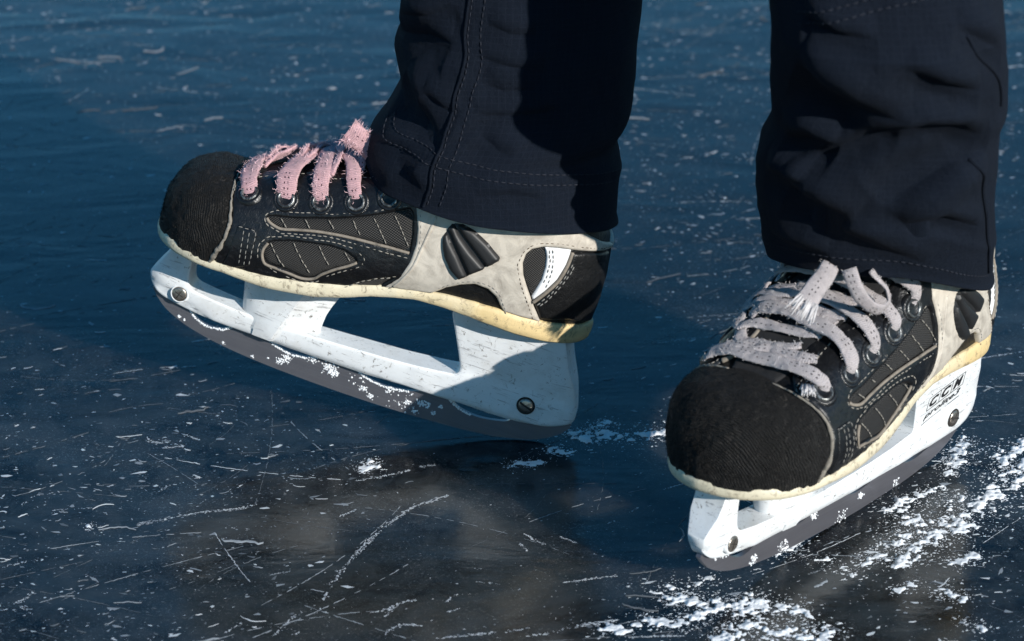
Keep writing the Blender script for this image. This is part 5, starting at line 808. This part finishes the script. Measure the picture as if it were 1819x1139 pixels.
class Leg:
    def __init__(s,g,folds,hip,seed):
        s.Yc=g['Yc']; s.rel=g['rel']; s.lean=g['lean']; s.L=np.array(g['L']); s.R=np.array(g['R']); s.seed=seed; s.hip=np.array(hip)
        h=sorted(g['hem']); th=np.array([a for a,_ in h],float); z=np.array([b for _,b in h])
        # the far half of the hem closes the loop
        back=np.arange(20,170,20.); zb=z[-1]+(z[0]-z[-1])*(.5-.5*np.cos(np.radians(back)))-.004*np.sin(np.radians(back))
        T=np.concatenate([[0],back,th]); Z=np.concatenate([[z[-1]],zb,z])
        q=np.arange(0,360,2.); zz=np.interp(q,T,Z,period=360); ker=np.hanning(11);ker/=ker.sum()
        zz=np.convolve(np.pad(zz,5,mode='wrap'),ker,'valid'); s.hq,s.hz=q,zz
        s.folds=[]
        for amp,sig,pts in folds: s.folds.append((amp*MM,sig*MM,np.array([(math.radians(a)*.072,z) for a,z in pts])))
    def hem(s,th): return np.interp(np.degrees(th)%360,s.hq,s.hz,period=360)
    def prof(s,z):
        k=np.ones(7)/7
        l=(np.interp(z-.004,s.L[:,0],s.L[:,1])+np.interp(z,s.L[:,0],s.L[:,1])*2+np.interp(z+.004,s.L[:,0],s.L[:,1]))/4
        r=(np.interp(z-.004,s.R[:,0],s.R[:,1])+np.interp(z,s.R[:,0],s.R[:,1])*2+np.interp(z+.004,s.R[:,0],s.R[:,1]))/4
        cx=(l+r)/2; rx=(r-l)/2; f=np.clip((z-.31)/.47,0,1); f=f*f*(3-2*f)
        yc=s.Yc-s.lean*np.minimum(z-.13,.20); return cx+(s.hip[0]-cx)*f, yc+(s.hip[1]-yc)*f, rx+(.098-rx)*f
    def raw(s,th,z,h=0.):
        cx,cy,rx=s.prof(z); c,sn=np.cos(th),np.sin(th)
        e=.90; C_=np.sign(c)*np.abs(c)**e; S_=np.sign(sn)*np.abs(sn)**e
        d=0
        P2=np.stack([(th%(2*math.pi))*.072,z],-1)
        for amp,sig,L in s.folds:
            best=np.full(z.shape,1e9); sg=np.zeros(z.shape); pos=np.zeros(z.shape); m=len(L)-1
            for i in range(m):
                a,b=L[i],L[i+1]; v=b-a; t=((P2-a)@v)/(v@v); tc=np.clip(t,0,1); r=P2-(a+tc[...,None]*v); dd=np.hypot(r[...,0],r[...,1])
                cr=v[0]*r[...,1]-v[1]*r[...,0]
                u=dd<best; best=np.where(u,dd,best); sg=np.where(u,np.sign(cr),sg); pos=np.where(u,(i+tc)/m,pos)
            x=best*sg/sig; 
            x1=np.exp(-.5*x*x)*x*1.65
            # fade past the ends
            e0=np.hypot(*(P2-L[0]).transpose(2,0,1)) if P2.ndim==3 else np.hypot(P2[:,0]-L[0][0],P2[:,1]-L[0][1])
            e1=np.hypot(*(P2-L[-1]).transpose(2,0,1)) if P2.ndim==3 else np.hypot(P2[:,0]-L[-1][0],P2[:,1]-L[-1][1])
            d=d+amp*(x1-.75*np.exp(-np.abs(x)*2.4))*np.sin(np.pi*np.clip(pos,0,1))**.7
        q=np.stack([c*1.5+s.seed,sn*1.5,z*26],-1)
        d=d+.0020*fbm(q*.7,2)+.0005*fbm(np.stack([c*4+s.seed,sn*4,z*55+c*3],-1),3)
        hm=s.hem(th); up=z-hm; d=d*np.clip(.25+up/.05,0,1)+.0012*np.exp(-(up/.003)**2)+.0007*np.exp(-((up-.036)/.004)**2)
        rr=rx+d+h
        return np.stack([cx+rr*C_,cy+(rx*s.rel+d+h)*S_,z],-1)
    def at(s,th,z,h=0.): return s.raw(np.asarray(th,float),np.asarray(z,float),h)
def build_leg(leg,parent,label):
    nt_=300; th=np.linspace(0,2*math.pi,nt_,endpoint=False); rows=[]; UV=[]
    hm=leg.hem(th)
    v=np.concatenate([np.linspace(0,.02,5)[:-1],np.linspace(.02,1,210)])
    Zs=[]; zt=.36
    for a in v: Zs.append(hm+(zt-hm)*a)
    for z in np.linspace(.366,.80,60): Zs.append(np.full(nt_,z))
    Z=np.array(Zs); T=np.broadcast_to(th,Z.shape)
    P=leg.raw(T.copy(),Z)
    inner=[]
    for k,(dz,h) in enumerate(((.050,-.0022),(.02,-.0022),(.006,-.0022),(.0006,-.0018),(-.0006,-.0008))):
        inner.append(leg.raw(th,hm+dz,h))
    A=np.concatenate([np.array(inner),P]); n=len(A)
    ZZ=np.concatenate([np.tile(hm,(5,1)),Z]); U=np.stack([np.tile(th*72,(n,1)),ZZ*1000],-1)
    mb=MB(); mb.add(A.reshape(-1,3),[(i*nt_+k,i*nt_+(k+1)%nt_,(i+1)*nt_+(k+1)%nt_,(i+1)*nt_+k) for i in range(n-1) for k in range(nt_)],U.reshape(-1,2))
    o=mb.build('trouser_leg',M['cloth'],parent)
    return o
def leg_line(leg,pts,h,n=160):
    A=np.array([(math.radians(a)*.072,z) for a,z in pts]); Q=cr_open(A,n); return leg.at(Q[:,0]/.072,Q[:,1],h)
def dash3(mb,P,dash=.0030,gap=.0013,r=.00036):
    d=np.linalg.norm(np.diff(P,axis=0),axis=1); T=np.concatenate([[0],np.cumsum(d)]); x=0
    while x+dash<T[-1]:
        q=np.linspace(x,x+dash,4); S=np.stack([np.interp(q,T,P[:,k]) for k in range(3)],1); tube(mb,S,[r*.5,r,r,r*.5],5); x+=dash+gap
person=empty('person','person in dark navy trousers wearing both skates, seen from the shins down','person')
legA=Leg(DATA['legA'],DATA['foldA'],(.055,-.185),1.3); legB=Leg(DATA['legB'],DATA['foldB'],(.185,-.235),7.9)
oa=build_leg(legA,person,'a'); ob=build_leg(legB,person,'b')
# seams
mb=MB(); P=leg_line(legA,DATA['seamA'],.0004); tube(mb,P,.0011,6); mb.build('side_seam',M['cloth'],oa)
mb=MB()
sh=[(a+d,z) for a,z in DATA['seamA'] for d in (0,)]
dash3(mb,leg_line(legA,[(a+1.6,z) for a,z in DATA['seamA']],.0008)); dash3(mb,leg_line(legA,[(a+7.5,z) for a,z in DATA['seamA']],.0006))
mb.build('seam_stitching',M['seam'],oa)
for up in (.031,.0375):
    mb=MB()
    th=np.linspace(math.radians(100),math.radians(350),500); dash3(mb,legA.at(th,legA.hem(th)+up,.0006)); mb.build('hem_stitching',M['seam'],oa)
for L in DATA['seamB']: mb=MB(); tube(mb,leg_line(legB,L,.0004,60),.0010,6); mb.build('side_seam',M['cloth'],ob)
mb=MB(); dash3(mb,leg_line(legB,DATA['seamB3'],.0006)); dash3(mb,leg_line(legB,[(a,z+.006) for a,z in DATA['seamB3']],.0006)); mb.build('seam_stitching',M['seam'],ob); mb=MB()
th=np.linspace(math.radians(180),math.radians(330),300); dash3(mb,legB.at(th,legB.hem(th)+.012,.0006),r=.0003)
mb.build('hem_stitching',M['seam'],ob)
# seat of the trousers, joining the legs well above the picture
mb=MB(); ring=[]; k=48
for z,w,dp in ((.74,.165,.105),(.80,.172,.118),(.88,.172,.120),(.95,.160,.112),(1.0,.150,.105),(1.002,.0,.0)):
    a=np.linspace(0,2*math.pi,k,endpoint=False); ring.append(np.stack([.12+w*np.cos(a),-.21+dp*np.sin(a)-.05*np.cos(a)*.6,np.full(k,z)],1))
V=np.concatenate(ring); mb.add(V,[(i*k+q,i*k+(q+1)%k,(i+1)*k+(q+1)%k,(i+1)*k+q) for i in range(5) for q in range(k)]+[tuple(range(k))[::-1]],V[:,[0,2]]*1000)
mb.build('trouser_seat',M['cloth'],person)

# ------------------------------------------------------------------ the ice
def ice():
    m,nt,b=mat('clear_black_ice'); n=N(nt); o=coords(nt).outputs['Object']
    mv=n('ShaderNodeMapping'); n.link(o,mv.inputs[0]); mv.inputs['Scale'].default_value=(3.2,5.5,1); veil=n.ramp(n.noise(mv.outputs[0],1.6,7,.66,.9),[(.42,0),(.70,1)])
    veil2=n.ramp(n.noise(o,34,7,.72,.9),[(.42,0),(.72,1)])
    sy=n('ShaderNodeSeparateXYZ'); n.link(o,sy.inputs[0]); near=n.ramp(n.math('ADD',n.math('MULTIPLY',sy.outputs[1],-1.),n.math('MULTIPLY',n.noise(o,4,4),.5)),[(.12,.16),(.46,1)]); veil=n.math('MULTIPLY',veil,near); c=n.mix(veil,ICE_A,ICE_B); c=n.mix(n.math('MULTIPLY',n.math('MULTIPLY',veil2,near),.7),c,(.050,.060,.065))
    warm=n.ramp(n.noise(o,6.5,4,.6),[(.56,0),(.70,1)]); c=n.mix(n.math('MULTIPLY',n.math('MULTIPLY',warm,near),.3),c,(.034,.031,.024))
    # tiny bubbles and frost grains locked in the ice
    g=n.noise(o,420,3,.6); gp=n.math('MAXIMUM',n.ramp(g,[(.58,0),(.66,1)]),n.ramp(n.noise(o,1100,3,.6),[(.57,0),(.66,1)])); zone=n.ramp(n.noise(o,12,5,.65),[(.40,.1),(.64,1)])
    c=n.mix(n.math('MULTIPLY',n.math('MULTIPLY',gp,zone),.55),c,(.16,.175,.185))
    mp=n('ShaderNodeMapping'); n.link(o,mp.inputs[0]); mp.inputs['Rotation'].default_value=(0,0,.35); mp.inputs['Scale'].default_value=(60,520,1)
    s1=n.ramp(n.noise(mp.outputs[0],1,4,.65),[(.66,0),(.72,1)]); c=n.mix(n.math('MULTIPLY',n.math('MULTIPLY',s1,zone),.35),c,(.12,.13,.14))
    n.link(c,b.inputs['Base Color']); b.inputs['Subsurface Weight'].default_value=1.; b.inputs['Subsurface Radius'].default_value=(.5,.8,1.); b.inputs['Subsurface Scale'].default_value=.4
    b.inputs['IOR'].default_value=1.31; b.inputs['Specular IOR Level'].default_value=.5
    r=n.math('MULTIPLY_ADD',n.noise(o,18,5,.6),.15,.015); n.link(r,b.inputs['Roughness'])
    far=n('ShaderNodeMapping'); n.link(o,far.inputs[0]); far.inputs['Scale'].default_value=(6,12,1); rip=n.math('MULTIPLY_ADD',n.ramp(n.math('ADD',sy.outputs[1],n.math('MULTIPLY',n.noise(o,3,3),.4)),[(.42,0),(1.0,1)]),.10,.12); fb=n('ShaderNodeBump',Distance=.012); n.link(rip,fb.inputs['Strength']); n.link(n.noise(far.outputs[0],1,4,.55,.6),fb.inputs['Height']); bp=fb.outputs[0]; bp=n.bump(n.noise(o,190,5,.7),.22,.0006,bp); n.link(bp,b.inputs['Normal']); return m
ICE_A=(.0042,.0058,.0070); ICE_B=(.036,.055,.070)
M['ice']=ice()
mb=MB(); k=40; xs=np.sinh(np.linspace(-7,7,k))*.55
gx,gy=np.meshgrid(xs,xs,indexing='ij'); V=np.stack([gx.ravel(),gy.ravel(),0*gx.ravel()],1)
mb.add(V,[(i*k+j,(i+1)*k+j,(i+1)*k+j+1,i*k+j+1) for i in range(k-1) for j in range(k-1)])
ice_o=mb.build('ice',M['ice'],smooth=False); ice_o['kind']='structure'
M['frost']=snow('ice_frost',(.62,.65,.68)); M['frost_dim']=snow('buried_frost',(.26,.29,.32)); M['frost_faint']=snow('deep_frost',(.11,.125,.14))
def flake(mb,x,y,r,el,an,mi,z=.0006,lump=.25):
    k=int(rng.integers(5,8)); a=np.sort(rng.uniform(0,2*math.pi,k)); c,s=math.cos(an),math.sin(an)
    rr=r*rng.uniform(.55,1.2,k); X=rr*np.cos(a)*el; Y=rr*np.sin(a)
    V=[(x+c*p-s*q,y+s*p+c*q,.00015) for p,q in zip(X,Y)]+[(x,y,.00015+r*lump)]
    mb.add(V,[(i,(i+1)%k,k) for i in range(k)],None,mi)
def worm(mb,x,y,L,w,an,bend,mi,n=7,rough=.45):
    """short irregular scratch / trapped crack, as a ragged low ridge"""
    V=[];F=[]
    for i in range(n):
        t=i/(n-1)-.5; a=an+bend*t; 
        if i: x+=math.cos(a)*L/(n-1); y+=math.sin(a)*L/(n-1)
        ww=w*(1-(2*t)**2*.75)*rng.uniform(1-rough,1+rough); nx,ny=-math.sin(a),math.cos(a); j=rng.normal(0,w*.25)
        V+=[(x+nx*(ww/2+j),y+ny*(ww/2+j),.00015),(x+nx*j,y+ny*j,.00015+w*.30),(x-nx*(ww/2-j),y-ny*(ww/2-j),.00015)]
    for i in range(n-1):
        a=3*i; F+=[(a,a+3,a+4,a+1),(a+1,a+4,a+5,a+2)]
    mb.add(V,F,None,mi)
def in_frame(rn):
    Y=rn.uniform(-.50,1.15); return rn.uniform(-1,1)*(.31+.27*(Y+.46)/1.25)*1.15,Y
mb=MB()
dens=lambda x,y: float(fbm(np.array([[x*4.5,y*2.6,.3]]),3)[0])
for k in range(15000):
    x,y=in_frame(rng)
    if dens(x,y)<rng.uniform(-.75,.35): continue
    t=rng.random(); mi=0 if t<.34 else (1 if t<.78 else 2)
    r=.00045+.0016*rng.random()**5
    if rng.random()<.90: flake(mb,x,y,r,rng.uniform(1,3.2),rng.normal(.15,.5),mi,lump=.12)
    else: worm(mb,x,y,rng.uniform(.002,.009)*(1 if rng.random()<.9 else 2),rng.uniform(.0005,.0013),rng.normal(.12,.55),rng.normal(0,1.0),mi)
for k in range(26000):                                   # fine grains of frost
    x,y=in_frame(rng)
    if dens(x*1.7+3,y*1.7)<rng.uniform(-1.0,.5): continue
    t=rng.random(); flake(mb,x,y,.0002+.00045*rng.random()**3,rng.uniform(1,2.2),rng.normal(.1,.5),0 if t<.25 else (1 if t<.7 else 2),lump=.1)
for k in range(90):                                      # frosted clusters further out
    x,y=in_frame(rng)
    if y<.05: continue
    sp=rng.uniform(.006,.02)
    for _ in range(int(rng.integers(5,16))):
        u,v=x+rng.normal(0,sp),y+rng.normal(0,sp*.8); flake(mb,u,v,.0006+.0018*rng.random()**2,rng.uniform(1,2.2),rng.normal(.1,.6),1 if rng.random()<.55 else (0 if rng.random()<.4 else 2),lump=.1)
for k in range(70):                                     # larger flat bubbles and old cuts
    x,y=in_frame(rng); mi=1 if rng.random()<.5 else 2
    worm(mb,x,y,rng.uniform(.012,.034),rng.uniform(.0012,.0032),rng.normal(.2,.5),rng.normal(0,1.4),mi,n=11)
# fine old blade cuts crossing one another, broken and faint
for k in range(420):
    x,y=in_frame(rng); an=rng.normal(.25,.65) if rng.random()<.8 else rng.uniform(0,3.1); L=rng.uniform(.03,.20)*rng.uniform(.3,1); bend=rng.normal(0,.35); w_=rng.uniform(.0003,.0007); mi=2 if rng.random()<.6 else (1 if rng.random()<.8 else 0)
    m_=int(L/.004)+2; px,py=x,y
    for i in range(m_):
        a=an+bend*i/m_; nx_,ny_=px+math.cos(a)*.004,py+math.sin(a)*.004
        if rng.random()<.62: worm(mb,px,py,.0046,w_*rng.uniform(.5,1.5),a,rng.normal(0,.15),mi,n=4)
        px,py=nx_,ny_
def stroke_pts(P,step):
    P=np.array(P,float); n=max(4,int(np.linalg.norm(np.diff(P,axis=0),axis=1).sum()/step)); Q=cr_open(P,n); return Q
for w,den,P in DATA['str']:
    Q=stroke_pts(P,.0009); T=np.gradient(Q,axis=0); n=len(Q); ph=rng.uniform(0,99)
    g=fbm(np.stack([np.arange(n)*.06+ph,0*Q[:,0],0*Q[:,0]],1),3)
    for i in range(n):
        e=min(i,n-1-i)/max(3,n*.12); e=min(1,.35+e)
        d=den*.85+g[i]*.75
        for _ in range(3):
            if rng.random()>d*.9: continue
            o=rng.normal(0,.33)*w*MM*e; t=T[i]/max(np.linalg.norm(T[i]),1e-9)
            flake(mb,Q[i,0]-t[1]*o+rng.normal(0,.0004),Q[i,1]+t[0]*o,rng.uniform(.00022,.0007)*(.7+.15*w),1.7,math.atan2(t[1],t[0])+rng.normal(0,.4),(0 if rng.random()<.75 else 1) if den>.55 else (1 if rng.random()<.8 else 0),lump=.22)
fr_=mb.build('frost_scratches',[M['frost'],M['frost_dim'],M['frost_faint']]); fr_['kind']='stuff'
# snow scraped up by the blades: a grained height field kept only where there is snow, and loose crumbs
mb=MB(); step=.00085
heaps=[(w*MM,h*MM,np.array(P,float)) for w,h,P in DATA['heap']]
for w,h,P in heaps:
    lo=P.min(0)-w*2.4; hi=P.max(0)+w*2.4
    gx=np.arange(math.floor(lo[0]/step)*step,hi[0],step); gy=np.arange(math.floor(lo[1]/step)*step,hi[1],step)
    X,Y=np.meshgrid(gx,gy,indexing='ij'); S=np.stack([X,Y],-1); D=np.full(X.shape,9.); 
    for p,q in zip(P[:-1],P[1:]):
        v=q-p; t=np.clip(((S-p)@v)/(v@v),0,1); D=np.minimum(D,np.linalg.norm(S-(p+t[...,None]*v),axis=-1))
    Z0=np.zeros_like(X)
    n1=fbm(np.stack([X*55,Y*55,Z0+w*900],-1),4); n2=fbm(np.stack([X*230,Y*230,Z0+3],-1),4); n3=fbm(np.stack([X*700,Y*700,Z0+7],-1),2)
    n4=fbm(np.stack([X*420,Y*420,Z0+11],-1),3); f=1-(D/(w*1.45))**1.3+.45*n1+.70*n2+.95*n4-.30
    H=h*.17*np.clip(f,0,1.4)**.9*(1+.5*n2)+.00035*n3+.0004*n4
    on=(f>0)
    cell=on[:-1,:-1]&on[1:,:-1]&on[1:,1:]&on[:-1,1:]
    use=np.zeros_like(on); 
    for di in (0,1):
        for dj in (0,1): use[di:use.shape[0]-1+di,dj:use.shape[1]-1+dj]|=cell
    edge=np.ones_like(on); edge[1:-1,1:-1]=~(cell[:-1,:-1]&cell[1:,:-1]&cell[1:,1:]&cell[:-1,1:])
    H=np.where(edge,-.0002,np.maximum(H,.0003))
    idx=-np.ones(on.shape,int); idx[use]=np.arange(use.sum())
    jit=rng.uniform(-.3,.3,(int(use.sum()),2))*step
    V=np.stack([X[use]+jit[:,0],Y[use]+jit[:,1],H[use]],1)
    i,j=np.nonzero(cell)
    if len(i): mb.add(V,np.stack([idx[i,j],idx[i+1,j],idx[i+1,j+1],idx[i,j+1]],1).tolist())
    Q=stroke_pts(P,.0007)
    for q in Q:
        for _ in range(9):
            if rng.random()<.8:
                o=rng.normal(0,2.0,2)*w; flake(mb,q[0]+o[0],q[1]+o[1],.00018+.0006*rng.random()**3,rng.uniform(1,2.4),rng.normal(.5,.6),0,lump=.3)
sn=mb.build('snow',[M['snow']]); sn['kind']='stuff'

# ------------------------------------------------------------------ light, camera
sc=bpy.context.scene
w=bpy.data.worlds.new('World'); sc.world=w; w.use_nodes=True; nt=w.node_tree
sky=nt.nodes.new('ShaderNodeTexSky'); sky.sky_type='NISHITA'; sky.sun_disc=False
sky.sun_elevation=math.radians(SUN_EL); sky.sun_rotation=math.radians(SKY_ROT); sky.altitude=600; sky.air_density=1.0; sky.dust_density=.1; sky.ozone_density=3.0
hs=nt.nodes.new('ShaderNodeHueSaturation'); hs.inputs['Saturation'].default_value=SKY_SAT; hs.inputs['Hue'].default_value=SKY_HUE; nt.links.new(sky.outputs[0],hs.inputs['Color'])
bg=nt.nodes['Background']; nt.links.new(hs.outputs[0],bg.inputs[0]); bg.inputs[1].default_value=SKY
s=bpy.data.lights.new('sun','SUN'); s.energy=SUN; s.angle=math.radians(.5); s.color=(1,.955,.89)
so=bpy.data.objects.new('sun',s); C.objects.link(so)
d=Vector((math.sin(math.radians(SUN_AZ))*math.cos(math.radians(SUN_EL)),-math.cos(math.radians(SUN_AZ))*math.cos(math.radians(SUN_EL)),math.sin(math.radians(SUN_EL))))
so.rotation_euler=d.to_track_quat('Z','Y').to_euler(); so.location=d*5
cam=bpy.data.cameras.new('camera'); co=bpy.data.objects.new('camera',cam); C.objects.link(co); sc.camera=co
cam.sensor_width=36; cam.lens=CAM_F*36/1819; cam.clip_start=.05; cam.clip_end=2000
co.location=(0,-CAM_D*math.cos(CAM_P),CAM_D*math.sin(CAM_P)); co.rotation_euler=(math.pi/2-CAM_P,0,0)
cam.dof.use_dof=True; cam.dof.focus_distance=1.52; cam.dof.aperture_fstop=11
sc.view_settings.view_transform='Standard'; sc.view_settings.look='None'; sc.view_settings.exposure=EXPO; sc.view_settings.gamma=1
sc.cycles.use_denoising=True; sc.cycles.max_bounces=6; sc.cycles.diffuse_bounces=3; sc.cycles.glossy_bounces=3; sc.cycles.caustics_reflective=False; sc.cycles.caustics_refractive=False
